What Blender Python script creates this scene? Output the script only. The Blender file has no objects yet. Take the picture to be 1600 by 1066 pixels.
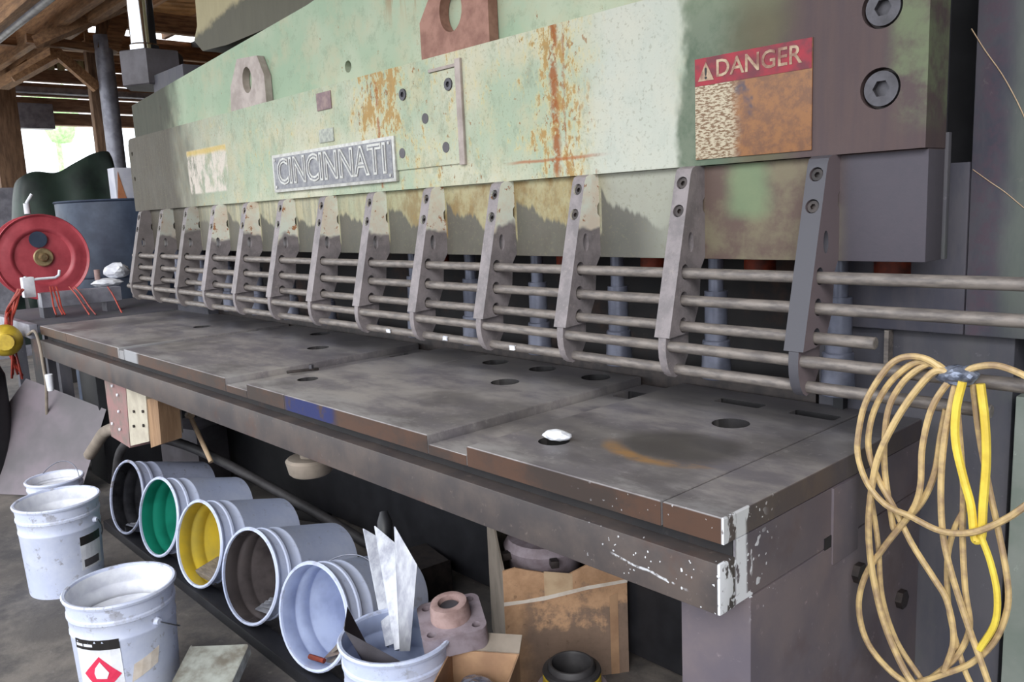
import bpy, bmesh, math, random
from mathutils import Vector, Matrix
random.seed(7)
PI = math.pi
S = bpy.context.scene
C = S.collection

# ------------------------------------------------------------------ camera
CF, CYAW, CPIT, CROL, CH = 1289.80153, 0.832237235, 0.159922909, -0.0457227323, 1.4
_f = Vector((-math.sin(CYAW)*math.cos(CPIT), math.cos(CYAW)*math.cos(CPIT), -math.sin(CPIT)))
_r0 = Vector((math.cos(CYAW), math.sin(CYAW), 0)); _u0 = _r0.cross(_f)
_r = math.cos(CROL)*_r0 + math.sin(CROL)*_u0
_u = -math.sin(CROL)*_r0 + math.cos(CROL)*_u0
cam = bpy.data.cameras.new('camera'); camo = bpy.data.objects.new('camera', cam); C.objects.link(camo)
cam.sensor_width = 36; cam.lens = CF/1600*36; cam.clip_start = 0.05; cam.clip_end = 300
m3 = Matrix((_r, _u, -_f)).transposed()
camo.matrix_world = Matrix.Translation((0, 0, CH)) @ m3.to_4x4()
S.camera = camo
def _ray(x, y): return _r*(x-800)/CF - _u*(y-533)/CF + _f
def atY(x, y, Y): d = _ray(x, y); return Vector((0, 0, CH)) + d*(Y/d.y)
def atX(x, y, X): d = _ray(x, y); return Vector((0, 0, CH)) + d*(X/d.x)
def atZ(x, y, Z): d = _ray(x, y); return Vector((0, 0, CH)) + d*((Z-CH)/d.z)

# ------------------------------------------------------------------ light
w = bpy.data.worlds.new('sky'); S.world = w; w.use_nodes = True
wn = w.node_tree; wn.nodes.clear()
wo = wn.nodes.new('ShaderNodeOutputWorld'); wb = wn.nodes.new('ShaderNodeBackground')
wb.inputs[0].default_value = (0.90, 0.95, 1.0, 1); wb.inputs[1].default_value = 2.35
wn.links.new(wb.outputs[0], wo.inputs[0])
sun = bpy.data.lights.new('sun', 'SUN'); sun.energy = 1.3; sun.angle = math.radians(28); sun.color = (1.0, .97, .93)
suno = bpy.data.objects.new('sun', sun); C.objects.link(suno)
suno.rotation_euler = Vector((-0.50, 0.80, -0.52)).to_track_quat('-Z', 'Y').to_euler()
S.view_settings.view_transform = 'Standard'; S.view_settings.look = 'None'
S.view_settings.gamma = 1.0; S.view_settings.use_curve_mapping = False
S.view_settings.exposure = 0.2

# ------------------------------------------------------------------ material helpers
def lin(c):
    return tuple(((v/255)/12.92 if v/255 <= .04045 else ((v/255+.055)/1.055)**2.4) for v in c) + (1,)
class G:
    def __init__(s, name):
        s.m = bpy.data.materials.new(name); s.m.use_nodes = True; s.t = s.m.node_tree; s.t.nodes.clear()
        s.out = s.t.nodes.new('ShaderNodeOutputMaterial'); s.b = s.t.nodes.new('ShaderNodeBsdfPrincipled')
        s.t.links.new(s.b.outputs[0], s.out.inputs[0]); s._p = {}
    def n(s, k): return s.t.nodes.new('ShaderNode'+k)
    def put(s, sock, v):
        if isinstance(v, bpy.types.NodeSocket): s.t.links.new(v, sock)
        elif isinstance(v, tuple) and len(v) == 3 and sock.type == 'RGBA': sock.default_value = lin(v)
        else: sock.default_value = v
    def geo(s, what='Position'):
        if 'g' not in s._p: s._p['g'] = s.n('NewGeometry')
        return s._p['g'].outputs[what]
    def obj(s):
        if 'o' not in s._p: s._p['o'] = s.n('TexCoord')
        return s._p['o'].outputs['Object']
    def sep(s, v):
        q = s.n('SeparateXYZ'); s.put(q.inputs[0], v); return q.outputs
    def xyz(s):
        if 'x' not in s._p: s._p['x'] = s.sep(s.geo())
        return s._p['x']
    def ma(s, op, a, b=0.0, c=0.0, clamp=False):
        q = s.n('Math'); q.operation = op; q.use_clamp = clamp
        s.put(q.inputs[0], a); s.put(q.inputs[1], b); s.put(q.inputs[2], c); return q.outputs[0]
    def noise(s, scale, detail=3, rough=.55, st=None, vec=None, off=None):
        v = vec if vec is not None else s.geo()
        if st or off:
            mp = s.n('Mapping'); s.put(mp.inputs[0], v)
            if st: mp.inputs['Scale'].default_value = st
            if off: mp.inputs['Location'].default_value = off
            v = mp.outputs[0]
        q = s.n('TexNoise'); s.put(q.inputs['Vector'], v); q.inputs['Scale'].default_value = scale
        q.inputs['Detail'].default_value = detail; q.inputs['Roughness'].default_value = rough
        return q.outputs[0]
    def ss(s, x, lo, hi):
        q = s.n('MapRange'); q.interpolation_type = 'SMOOTHSTEP'
        s.put(q.inputs[0], x); s.put(q.inputs[1], float(lo)); s.put(q.inputs[2], float(hi)); return q.outputs[0]
    def mix(s, f, a, b):
        q = s.n('Mix'); q.data_type = 'RGBA'
        s.put(q.inputs[0], f); s.put(q.inputs[6], a); s.put(q.inputs[7], b); return q.outputs[2]
    def mul(s, *a):
        r = a[0]
        for b in a[1:]: r = s.ma('MULTIPLY', r, b)
        return r
    def box(s, lo, hi, x, soft):                       # soft interval mask
        return s.mul(s.ss(x, lo-soft, lo+soft), s.ss(x, hi+soft, hi-soft))
    def warp(s, x, amt, scale, st=None, detail=4):     # x + noise
        return s.ma('ADD', x, s.ma('MULTIPLY', s.ma('SUBTRACT', s.noise(scale, detail, .6, st), .5), amt))
    def done(s, col, rough=.6, metal=0.0, bump=None, bd=.3, dist=.003, spec=.5):
        s.put(s.b.inputs['Base Color'], col); s.put(s.b.inputs['Roughness'], rough); s.put(s.b.inputs['Metallic'], metal)
        s.b.inputs['Specular IOR Level'].default_value = spec
        if bump is not None:
            q = s.n('Bump'); q.inputs['Strength'].default_value = bd; q.inputs['Distance'].default_value = dist
            s.put(q.inputs['Height'], bump); s.t.links.new(q.outputs[0], s.b.inputs['Normal'])
        return s.m
def simple(name, a, b=None, rough=.6, metal=0., scale=12, st=None, bump=.15, obj=False, spec=.5):
    g = G(name); b = b or tuple(int(v*.75) for v in a)
    nz = g.noise(scale, 4, .6, st, vec=g.obj() if obj else None)
    return g.done(g.mix(g.ss(nz, .35, .68), a, b), rough, metal, nz, bump, spec=spec)

M = {}
# ---- green painted ram with rust, dirt and worn patches
def ram_material():
    g = G('worn_green_paint'); X, Y, Z = g.xyz()
    big = g.noise(2.2, 4, .6); med = g.noise(9, 5, .65); fine = g.noise(60, 4, .7); streak = g.noise(14, 4, .6, (3, 3, .35))
    c = g.mix(g.ss(big, .35, .65), (160, 174, 152), (192, 190, 170))
    c = g.mix(g.mul(g.ss(med, .46, .66), .6), c, (188, 180, 150))
    c = g.mix(g.mul(g.ss(g.noise(17, 6, .8, (1, 1, .6)), .5, .64), .5), c, (132, 142, 122))
    c = g.mix(g.mul(g.ss(g.noise(30, 5, .7, (1, 1, .25)), .52, .72), .5), c, (162, 160, 140))
    # greenish vertical wipe
    c = g.mix(g.mul(g.box(-1.93, -1.83, g.ma('ADD', X, g.ma('MULTIPLY', Z, -.12)), .05), 0.0), c, (150, 180, 160))
    # rust specks / scratches
    sp = g.noise(26, 6, .75, (1.0, 1, .45)); sp2 = g.noise(70, 3, .6, (1, 1, .6))
    zone = g.ma('ADD', .26, g.mul(g.box(-2.66, -2.36, g.warp(X, .2, 8), .08), .55, g.ss(Z, 1.5, 1.75)), clamp=True)
    zone = g.ma('ADD', zone, g.mul(g.box(-1.74, -1.50, g.warp(X, .15, 8), .08), .42), clamp=True)
    zone = g.ma('ADD', zone, g.mul(g.box(-2.4, -1.9, X, .12), .15), clamp=True)
    zone = g.ma('MULTIPLY', zone, g.ss(X, -1.30, -1.50))
    th = g.ma('SUBTRACT', .715, g.ma('MULTIPLY', zone, .27))
    r1 = g.ss(g.ma('SUBTRACT', sp, th), 0., .035)
    r2 = g.mul(g.ss(g.ma('SUBTRACT', sp2, g.ma('ADD', th, .06)), 0., .03), .8)
    c = g.mix(g.ma('MAXIMUM', r1, r2), c, g.mix(fine, (168, 118, 60), (104, 66, 44)))
    c = g.mix(g.mul(g.ss(g.ma('SUBTRACT', sp, g.ma('SUBTRACT', th, .07)), 0., .06), .35), c, (204, 186, 128))
    # vertical rust cracks
    for xc, wd, amt in ((-1.635, .010, .9), (-2.50, .005, .8), (-1.60, .003, .6)):
        xx = g.ma('ABSOLUTE', g.ma('SUBTRACT', g.warp(g.warp(X, .03, 12, (1, 1, 1)), .025, 55), xc))
        c = g.mix(g.mul(g.ss(xx, wd*2.2, wd*.4), g.ss(g.noise(24, 5, .7), .42, .54), amt, g.ss(Z, 1.46, 1.5)), c, (146, 84, 44))
    # horizontal rust scratch low right of the crack
    zz = g.ma('ABSOLUTE', g.ma('SUBTRACT', g.warp(Z, .01, 10), 1.528))
    c = g.mix(g.mul(g.ss(zz, .007, .001), g.box(-1.82, -1.46, X, .05), .7), c, (160, 90, 50))
    # hazy whitish area before the dark zone
    c = g.mix(g.mul(g.box(-1.50, -1.2, g.warp(X, .12, 7), .07), .75), c, g.mix(med, (176, 184, 178), (200, 200, 190)))
    # lower face: ochre dirt band and grey sawtooth foot repeating per bracket
    low = g.ss(Z, 1.478, 1.474)
    och = g.mix(g.ss(g.noise(7, 5, .7, (1.6, 1, 1)), .38, .62), (128, 104, 64), (160, 152, 118))
    och = g.mix(g.mul(g.ss(X, -1.56, -1.44), .9), och, (150, 152, 142))
    c = g.mix(g.mul(low, g.ss(X, -3.1, -2.2), .9), c, och)
    c = g.mix(g.mul(low, g.ss(X, -2.4, -3.1), .7), c, g.mix(g.ss(streak, .4, .62), (170, 160, 132), (126, 124, 108)))
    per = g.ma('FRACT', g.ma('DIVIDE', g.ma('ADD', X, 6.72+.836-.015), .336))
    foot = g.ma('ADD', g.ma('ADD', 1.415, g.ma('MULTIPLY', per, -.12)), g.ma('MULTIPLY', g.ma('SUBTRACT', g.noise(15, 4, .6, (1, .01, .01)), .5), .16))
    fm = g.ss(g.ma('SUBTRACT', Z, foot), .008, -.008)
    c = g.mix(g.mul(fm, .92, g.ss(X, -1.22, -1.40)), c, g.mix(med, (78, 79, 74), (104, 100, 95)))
    # left end grime
    lw = g.warp(X, .5, 5, (1, 1, .4))
    c = g.mix(g.mul(g.ss(lw, -3.5, -4.3), .5), c, (132, 128, 118))
    c = g.mix(g.mul(g.ss(lw, -4.12, -4.42), .93), c, g.mix(streak, (62, 58, 54), (96, 90, 82)))
    # remains of a peeled sticker at the left
    st = g.mul(g.box(-4.22, -3.76, X, .01), g.box(1.54, 1.75, Z, .006))
    c = g.mix(g.mul(st, g.ss(g.noise(16, 5, .7, (1, 1, .5)), .4, .56), .9), c, (206, 196, 186))
    c = g.mix(g.mul(st, g.box(1.725, 1.76, g.warp(Z, .02, 9), .01), .8), c, (196, 170, 96))
    # right end: dark green grey, olive, purple brown
    xr = g.warp(X, .14, 8, (1, 1, .7))
    right = g.ss(xr, -1.235, -1.20)
    dk = g.mix(g.ss(g.noise(12, 5, .7), .38, .62), (92, 106, 90), (112, 122, 106))
    dk = g.mix(g.ss(g.warp(X, .1, 5), -1.13, -1.02), dk, g.mix(med, (104, 98, 78), (86, 84, 70)))
    dk = g.mix(g.ss(g.warp(X, .12, 5), -1.0, -.90), dk, g.mix(streak, (96, 80, 76), (76, 66, 72)))
    gp = g.mul(g.ss(g.warp(X, .06, 7), -.735, -.70), g.ss(Z, 1.50, 1.56))
    dk = g.mix(g.mul(gp, g.ss(med, .35, .6), .8), dk, (112, 124, 96))
    dk = g.mix(g.mul(g.ss(Z, 1.76, 1.9), g.ss(X, -.9, -1.0), .5), dk, (138, 148, 124))
    dl = g.mix(g.ss(med, .4, .65), (98, 82, 76), (118, 110, 92))
    patch = g.mul(g.box(-1.10, -1.0, g.warp(X, .05, 12), .03), g.box(1.355, 1.50, g.warp(Z, .03, 9), .02))
    dl = g.mix(g.mul(patch, .9), dl, g.mix(med, (106, 126, 98), (126, 138, 108)))
    dl = g.mix(g.ss(X, -.86, -.80), dl, g.mix(fine, (78, 76, 84), (86, 80, 88)))
    c = g.mix(right, c, g.mix(low, dk, dl))
    c = g.mix(g.mul(g.ss(g.noise(90, 3, .7), .56, .66), .35, g.ss(X, -1.2, -1.3)), c, (120, 116, 96))
    rough = g.ma('ADD', .55, g.ma('MULTIPLY', med, .3))
    return g.done(c, rough, 0, g.ma('ADD', g.ma('MULTIPLY', sp, .5), fine), .3, dist=.002, spec=.25)
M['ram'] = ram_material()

def slab_material():
    g = G('upper_green_paint'); X, Y, Z = g.xyz()
    med = g.noise(7, 5, .65); sp = g.noise(20, 6, .75, (1, 1, .5)); st = g.noise(10, 4, .6, (3, 3, .3))
    c = g.mix(g.ss(g.noise(2, 3), .35, .65), (150, 170, 146), (178, 184, 162))
    c = g.mix(g.mul(g.ss(med, .46, .66), .55), c, (176, 172, 146))
    c = g.mix(g.mul(g.ss(g.noise(15, 6, .8), .5, .64), .45), c, (132, 144, 124))
    c = g.mix(g.ss(sp, .65, .68), c, (136, 90, 56))
    c = g.mix(g.mul(g.box(-2.5, -2.25, X, .08), g.ss(st, .5, .62), g.ss(Z, 2.0, 2.15), .8), c, (150, 120, 90))
    lw = g.warp(X, .5, 4, (1, 1, .5))
    c = g.mix(g.mul(g.ss(lw, -4.3, -4.55), .95), c, g.mix(st, (52, 54, 48), (80, 78, 70)))
    c = g.mix(g.ss(g.warp(X, .2, 5), -1.3, -1.15), c, g.mix(st, (110, 112, 92), (90, 84, 78)))
    return g.done(c, .7, 0, med, .2, spec=.2)
M['slab'] = slab_material()

def beam_material():
    g = G('stained_beam_paint'); X, Y, Z = g.xyz()
    st = g.noise(9, 5, .7, (2, 2, .5)); e = g.warp(Z, .14, 6)
    lim = g.ma('ADD', g.ma('MULTIPLY', X, .09), 2.86)
    f = g.ss(g.ma('SUBTRACT', e, lim), .02, -.02)
    c = g.mix(f, g.mix(st, (176, 164, 126), (150, 140, 104)), g.mix(st, (66, 62, 46), (88, 84, 66)))
    return g.done(c, .55, 0, st, .2)
M['beam'] = beam_material()

def splat_on(g, c):
    X, Y, Z = g.xyz()
    side = g.ss(X, -.735, -.7325)
    yw = g.warp(Y, .02, 30)
    core = g.ma('MAXIMUM', g.box(1.150, 1.188, g.warp(Y, .035, 18, (1, 1, .3)), .004), g.mul(g.box(1.100, 1.128, yw, .003), g.ss(g.noise(34, 3), .38, .44)))
    core = g.ma('MAXIMUM', core, g.mul(g.box(1.10, 1.20, g.warp(Y, .03, 20), .004), g.ss(g.noise(26, 4, .6, (1, 1, .4)), .52, .55)))
    core = g.mul(core, g.ss(g.noise(60, 3, .6, (1, 1, .5)), .34, .40))
    dots = g.mul(g.ss(g.noise(95, 1, .4), .70, .72), g.box(1.1, 1.26, Y, .05))
    bl = g.mul(g.ss(g.noise(42, 2, .4), .62, .64), g.box(1.1, 1.23, Y, .03))
    mm = g.mul(g.ma('MAXIMUM', g.ma('MAXIMUM', core, dots), bl), side, g.ss(Z, .66, .71))
    fr = g.mul(g.ss(g.noise(110, 1, .4), .735, .75), g.ss(X, -1.10, -.9), g.ss(Y, 1.125, 1.11), .8)
    sc = g.mul(g.ss(g.ma('ABSOLUTE', g.ma('SUBTRACT', g.warp(Z, .014, 14), g.ma('ADD', .752, g.ma('MULTIPLY', g.ma('ADD', X, .92), -.12)))), .0035, .001), g.box(-.96, -.80, X, .01), g.ss(Y, 1.125, 1.11), .7, g.ss(g.noise(50, 3), .42, .52))
    return g.mix(g.ma('MAXIMUM', g.ma('MAXIMUM', mm, fr), sc), c, (232, 234, 240))
def steel_dark(name, a, b, rust=(92, 62, 48), ramt=.5, rough=.5, metal=.0, splat=False, scale=6, st=None):
    g = G(name); X, Y, Z = g.xyz()
    n1 = g.noise(scale, 5, .65, st); n2 = g.noise(40, 4, .7); n3 = g.noise(3.1, 5, .7, off=(3, 1, 2))
    c = g.mix(g.ss(n1, .35, .66), a, b)
    c = g.mix(g.mul(g.ss(n3, .52, .68), ramt), c, rust)
    c = g.mix(g.mul(g.ss(n2, .62, .72), .35), c, tuple(min(255, int(v*1.5)) for v in b))
    if splat:
        c = splat_on(g, c)
    return g.done(c, g.ma('ADD', rough-.1, g.ma('MULTIPLY', n1, .25)), metal, g.ma('ADD', n1, g.ma('MULTIPLY', n2, .3)), .2, dist=.002)
M['bed'] = steel_dark('dirty_dark_steel', (70, 65, 66), (92, 82, 78), rough=.48, splat=True)
M['bed_side'] = steel_dark('stand_steel', (94, 87, 96), (112, 101, 104), rust=(84, 66, 66), rough=.5, splat=True, scale=4)
M['dark'] = steel_dark('dark_steel_and_shade', (30, 29, 32), (44, 41, 42), rough=.7)
M['frame'] = steel_dark('machine_frame_steel', (70, 70, 80), (86, 84, 90), rust=(84, 92, 84), rough=.65, scale=5, st=(2, 2, .6))

def plate_material():
    g = G('worn_bed_steel'); X, Y, Z = g.xyz()
    n1 = g.noise(5, 6, .7, (.7, 1.6, 1)); n2 = g.noise(45, 4, .7); n3 = g.noise(2.6, 4, .6)
    c = g.mix(g.ss(n1, .35, .65), (130, 125, 130), (172, 166, 163))
    c = g.mix(g.mul(g.ss(n3, .46, .64), .6), c, (96, 92, 92))
    c = g.mix(g.mul(g.ss(n2, .58, .7), .35), c, (176, 172, 170))
    # dark oval grease stain and yellow rust on the right hand plate
    dx = g.ma('DIVIDE', g.ma('ADD', X, 1.03), .125); dy = g.ma('DIVIDE', g.ma('SUBTRACT', Y, 1.41), .10)
    rr = g.warp(g.ma('SQRT', g.ma('ADD', g.ma('MULTIPLY', dx, dx), g.ma('MULTIPLY', dy, dy))), .35, 9)
    c = g.mix(g.mul(g.ss(rr, 1.35, .8), .75), c, (84, 80, 76))
    ring = g.mul(g.box(1.05, 1.4, rr, .12), g.ss(Y, 1.38, 1.30), g.ss(n1, .35, .55))
    c = g.mix(g.mul(ring, .9), c, (178, 136, 84))
    c = g.mix(g.mul(g.ss(Y, 1.25, 1.14), g.ss(n1, .42, .6), .5), c, (176, 174, 178))
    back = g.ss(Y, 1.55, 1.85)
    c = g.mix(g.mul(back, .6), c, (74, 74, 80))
    fr = g.mul(g.ss(Y, 1.1175, 1.1165), g.ss(Z, .8795, .877))
    c = g.mix(fr, c, g.mix(g.ss(n1, .4, .6), (70, 60, 56), (92, 68, 56)))
    blue = g.mul(fr, g.box(-2.24, -1.96, X, .02), g.ss(g.noise(20, 4, .7), .3, .5))
    c = g.mix(blue, c, g.mix(g.ss(X, -2.0, -1.9), (44, 52, 104), (44, 42, 50)))
    seam_glint = g.mul(g.box(-3.68, -3.52, X, .02), g.ss(Y, 1.13, 1.115))  # painted highlight: bright reflection at the seam put into the colour
    c = g.mix(g.mul(seam_glint, .7), c, (190, 192, 198))
    edge = g.mul(g.box(-3.76, -3.68, X, .01), .7, g.ss(Y, 1.5, 1.15))  # sheen along the shiny plate edge, painted in
    c = g.mix(edge, c, (178, 178, 182))
    nz = g.ma('ABSOLUTE', g.sep(g.geo('True Normal'))[2])
    nx = g.ma('ABSOLUTE', g.sep(g.geo('True Normal'))[0])
    hole = g.mul(g.ss(nz, .3, .1), g.ss(nx, .995, .985), g.ss(Y, 1.125, 1.135), g.ss(X, -.735, -.745))  # hole walls coloured near black to stand for the shade inside
    c = g.mix(g.mul(hole, .9), c, (26, 25, 27))
    sd = g.mul(g.ss(X, -.731, -.7295), g.ss(Z, .8798, .879))
    c = g.mix(sd, c, g.mix(g.ss(n1, .4, .6), (86, 78, 82), (98, 88, 86)))
    c = splat_on(g, c)
    return g.done(c, g.ma('ADD', .30, g.ma('MULTIPLY', n1, .28)), .25, g.ma('ADD', n1, g.ma('MULTIPLY', n2, .4)), .18, dist=.002)
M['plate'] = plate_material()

def housing_material():
    g = G('housing_paint'); X, Y, Z = g.xyz(); n1 = g.noise(6, 5, .7, (2, 2, .6)); n2 = g.noise(30, 4, .7)
    c = g.mix(g.ss(n1, .35, .66), (72, 72, 84), (88, 86, 94))
    c = g.mix(g.mul(g.ss(g.warp(X, .10, 5, (1, 1, .4)), -.60, -.55), .85, g.ss(Z, 1.0, 1.2)), c, g.mix(n1, (84, 92, 88), (122, 128, 120)))
    c = g.mix(g.mul(g.box(-.635, -.585, g.warp(X, .05, 5), .02), g.ss(n2, .4, .6), .6), c, (92, 74, 86))
    c = g.mix(g.mul(g.ss(n2, .62, .72), .3), c, (130, 124, 122))
    return g.done(c, .6, 0, n1, .2, spec=.3)
M['housing'] = housing_material()

def bracket_material():
    g = G('bracket_paint'); X, Y, Z = g.xyz(); NX = g.sep(g.geo('True Normal'))[0]
    n1 = g.noise(16, 5, .7); n2 = g.noise(70, 3, .7)
    c = g.mix(g.ss(n1, .35, .65), (142, 134, 136), (118, 112, 114))
    c = g.mix(g.mul(g.ss(n2, .6, .7), .5), c, (160, 150, 146))
    zed = g.warp(Z, .22, 4)
    lim = g.ma('ADD', 1.30, g.ma('MULTIPLY', g.noise(1.7, 2, .5, (1, .01, .01)), .06))
    pale = g.mul(g.ss(g.ma('SUBTRACT', zed, lim), -.01, .01), g.ss(X, -1.3, -1.45), g.ss(X, -4.75, -4.65), g.ss(NX, .3, .6))
    pc = g.mix(g.ss(g.noise(8, 5, .7), .38, .66), (232, 238, 226), (230, 216, 198))
    pc = g.mix(g.ss(g.noise(26, 5, .75), .58, .63), pc, (176, 122, 84))
    c = g.mix(g.mul(pale, .95), c, pc)
    c = g.mix(g.mul(g.ss(X, -4.0, -4.2), .5), c, (96, 90, 86))
    c = g.mix(g.ss(X, -1.05, -1.0), c, g.mix(g.ss(NX, .3, .6), (78, 77, 84), (116, 104, 108)))
    return g.done(c, .55, 0, g.ma('ADD', n1, n2), .25, dist=.002)
M['bracket'] = bracket_material()
M['rod'] = simple('dusty_round_bar', (138, 130, 124), (104, 98, 96), .5, .2, 22, (1, 4, 4), .2)
M['bolt'] = simple('black_oxide_bolt', (70, 62, 60), (48, 44, 44), .45, .4, 30)
M['bigbolt'] = simple('grey_socket_bolt', (86, 84, 90), (64, 62, 66), .45, .4, 20)
M['lug'] = simple('dusty_lug_steel', (176, 164, 158), (150, 138, 132), .6, .1, 15)
M['lugrust'] = simple('rusty_lug_steel', (158, 118, 104), (130, 92, 80), .7, .1, 18)
M['chrome'] = simple('polished_chrome', (225, 228, 232), (200, 204, 208), .12, 1., 3, bump=0)
M['greyblock'] = simple('grey_hex_steel', (96, 92, 98), (78, 74, 78), .55, .1, 8)
M['pist'] = simple('blue_grey_holddown', (128, 132, 150), (96, 100, 116), .35, .3, 10)
M['orange'] = simple('orange_spring_paint', (140, 50, 22), (60, 28, 20), .6, 0, 14)
M['np_back'] = simple('nameplate_grey', (112, 112, 120), (140, 140, 142), .45, .3, 40)
M['np_edge'] = simple('nameplate_bright_edge', (196, 196, 192), (170, 168, 164), .45, .3, 40)
M['fix'] = simple('small_plaque_mauve', (120, 98, 102), (146, 124, 120), .6, 0, 40)
M['fix2'] = simple('small_plaque_grey', (146, 150, 144), (176, 180, 168), .6, 0, 60)

# ---- general
def floor_material():
    g = G('oily_dirt_floor'); n1 = g.noise(2.2, 6, .7); n2 = g.noise(22, 5, .7); n3 = g.noise(1.1, 3)
    c = g.mix(g.ss(n1, .36, .62), (74, 71, 72), (124, 117, 111))
    c = g.mix(g.mul(g.ss(n3, .5, .6), .6), c, (54, 52, 56))
    c = g.mix(g.mul(g.ss(n2, .6, .72), .5), c, (140, 134, 130))
    return g.done(c, .8, 0, g.ma('ADD', n1, g.ma('MULTIPLY', n2, .4)), .5, dist=.01)
M['floor'] = floor_material()
M['outfloor'] = simple('pale_outdoor_ground', (226, 224, 214), (206, 202, 188), .9, 0, 1.5)
def wood(name, a, b, st=(8, 8, 1), rough=.75):
    g = G(name); n1 = g.noise(4, 5, .7, st); n2 = g.noise(2, 3)
    c = g.mix(g.ss(n1, .35, .65), a, b); c = g.mix(g.mul(g.ss(n2, .5, .7), .4), c, tuple(int(v*.7) for v in a))
    return g.done(c, rough, 0, n1, .3)
M['post'] = wood('weathered_post_wood', (136, 106, 82), (98, 74, 56))
M['beamwood'] = wood('brown_roof_wood', (176, 132, 92), (128, 92, 64), (1, 8, 8))
M['beamwoody'] = wood('brown_cross_wood', (170, 126, 88), (112, 80, 58), (8, 1, 8))
M['board'] = wood('lintel_board_wood', (178, 142, 116), (132, 100, 82), (8, 1, 8))
M['roofsheet'] = simple('tan_roof_sheet', (206, 156, 100), (160, 116, 72), .6, 0, 3)
M['glassfibre'] = simple('pale_translucent_sheet', (178, 172, 130), (150, 140, 104), .6, 0, 6)
M['greymetal'] = simple('galvanised_grey', (160, 160, 172), (128, 128, 138), .45, .3, 10)
M['black'] = simple('black_plastic_and_shade', (26, 26, 30), (38, 38, 42), .45, 0, 10)
M['tank'] = simple('dark_blue_drum_paint', (44, 54, 74), (66, 78, 98), .5, 0, 5)
M['tarp'] = simple('dark_green_tarp', (46, 62, 54), (30, 40, 38), .55, 0, 4)
M['whitebox'] = simple('white_box_card', (222, 222, 232), (206, 208, 222), .6, 0, 6)
M['orangeside'] = simple('orange_box_side', (206, 142, 102), (186, 116, 80), .6, 0, 6)
M['reel'] = simple('red_reel_paint', (190, 82, 92), (160, 60, 70), .42, 0, 6)
M['reeldark'] = simple('dark_red_reel', (110, 40, 46), (84, 30, 36), .5, 0, 8)
M['brass'] = simple('dusty_brass_hub', (176, 156, 118), (120, 100, 74), .4, .5, 14)
M['hose'] = simple('orange_red_hose', (176, 66, 50), (130, 44, 40), .5, 0, 20)
M['yellow'] = simple('yellow_plastic', (214, 186, 60), (180, 150, 50), .45, 0, 14)
M['white'] = simple('white_paper', (236, 238, 244), (214, 216, 226), .7, 0, 16, bump=.4)
M['bluewhite'] = simple('pail_white', (212, 218, 238), (190, 198, 224), .38, 0, 7)
def pail_mat(name, a, b, dirt=.4):
    g = G(name); n1 = g.noise(5, 5, .7, vec=g.obj()); n2 = g.noise(24, 5, .75, vec=g.obj()); o = g.sep(g.obj())
    c = g.mix(g.ss(n1, .35, .65), a, b)
    c = g.mix(g.mul(g.ss(n2, .58, .68), dirt), c, (110, 104, 104))
    c = g.mix(g.mul(g.ss(g.noise(14, 5, .7, vec=g.obj(), off=(2, 2, 2)), .55, .63), g.ss(o[2], .27, .345), dirt), c, (120, 112, 108))
    return g.done(c, .4, 0, n1, .06)
M['pail'] = pail_mat('white_pail', (214, 220, 240), (196, 204, 230), .55)
M['pail_clean'] = pail_mat('pale_pail', (206, 214, 238), (188, 198, 228), .3)
M['pail_grey'] = pail_mat('grey_pail', (150, 156, 178), (170, 176, 200), .8)
M['in_black'] = simple('black_paint_residue', (28, 28, 32), (60, 60, 64), .18, 0, 6, bump=.05)
M['in_green'] = simple('green_paint_residue', (34, 142, 118), (26, 118, 98), .25, 0, 6, bump=.05)
M['in_yellow'] = simple('yellow_paint_residue', (210, 184, 62), (178, 160, 74), .3, 0, 6, bump=.05)
M['in_grey'] = simple('brown_grey_residue', (104, 96, 96), (70, 64, 66), .25, .1, 6, bump=.05)
M['in_silver'] = simple('blue_white_residue', (196, 208, 238), (160, 172, 206), .3, .1, 6, bump=.05)
M['wire'] = simple('steel_wire', (130, 132, 144), (100, 102, 112), .35, .8, 20)
M['card'] = simple('brown_cardboard', (180, 144, 112), (154, 120, 94), .8, 0, 9)
M['cardgrey'] = simple('dusty_cardboard', (146, 130, 118), (118, 104, 96), .85, 0, 9)
M['cardshade'] = simple('grey_cardboard_side', (150, 138, 126), (126, 116, 106), .85, 0, 9)
def front_card():
    g = G('stained_cardboard'); o = g.sep(g.obj()); n = g.noise(9, 5, .7, vec=g.obj()); n2 = g.noise(45, 4, .7, vec=g.obj())
    c = g.mix(g.ss(n, .35, .65), (200, 160, 126), (172, 134, 102))
    h = g.ma('ADD', .235, g.ma('MULTIPLY', g.ma('SUBTRACT', n, .5), .5))
    f = g.mul(g.ss(g.ma('SUBTRACT', o[2], h), .02, -.05), g.ss(g.warp(o[0], .12, 9), .03, .10), .85)
    c = g.mix(f, c, g.mix(n2, (138, 118, 106), (104, 90, 82)))
    c = g.mix(g.mul(g.ss(n2, .6, .7), .5), c, (96, 72, 56))
    return g.done(c, .8, 0, n, .25)
M['card_front'] = front_card()
M['tape'] = simple('glossy_white_tape', (226, 216, 206), (206, 192, 178), .25, 0, 20)
M['kraft'] = simple('pale_kraft_tape', (204, 178, 146), (186, 156, 126), .5, 0, 20)
M['castiron'] = simple('mauve_cast_iron', (156, 144, 152), (126, 112, 118), .6, .1, 16, bump=.4)
M['pinkrust'] = simple('pink_rusty_cast', (168, 142, 138), (138, 112, 108), .65, 0, 24, bump=.4)
M['rubber'] = simple('black_rubber', (44, 42, 44), (60, 58, 60), .6, 0, 14)
M['alu'] = simple('bright_aluminium_strip', (176, 178, 186), (132, 134, 146), .4, .55, 30, (1, 1, .2))
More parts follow.
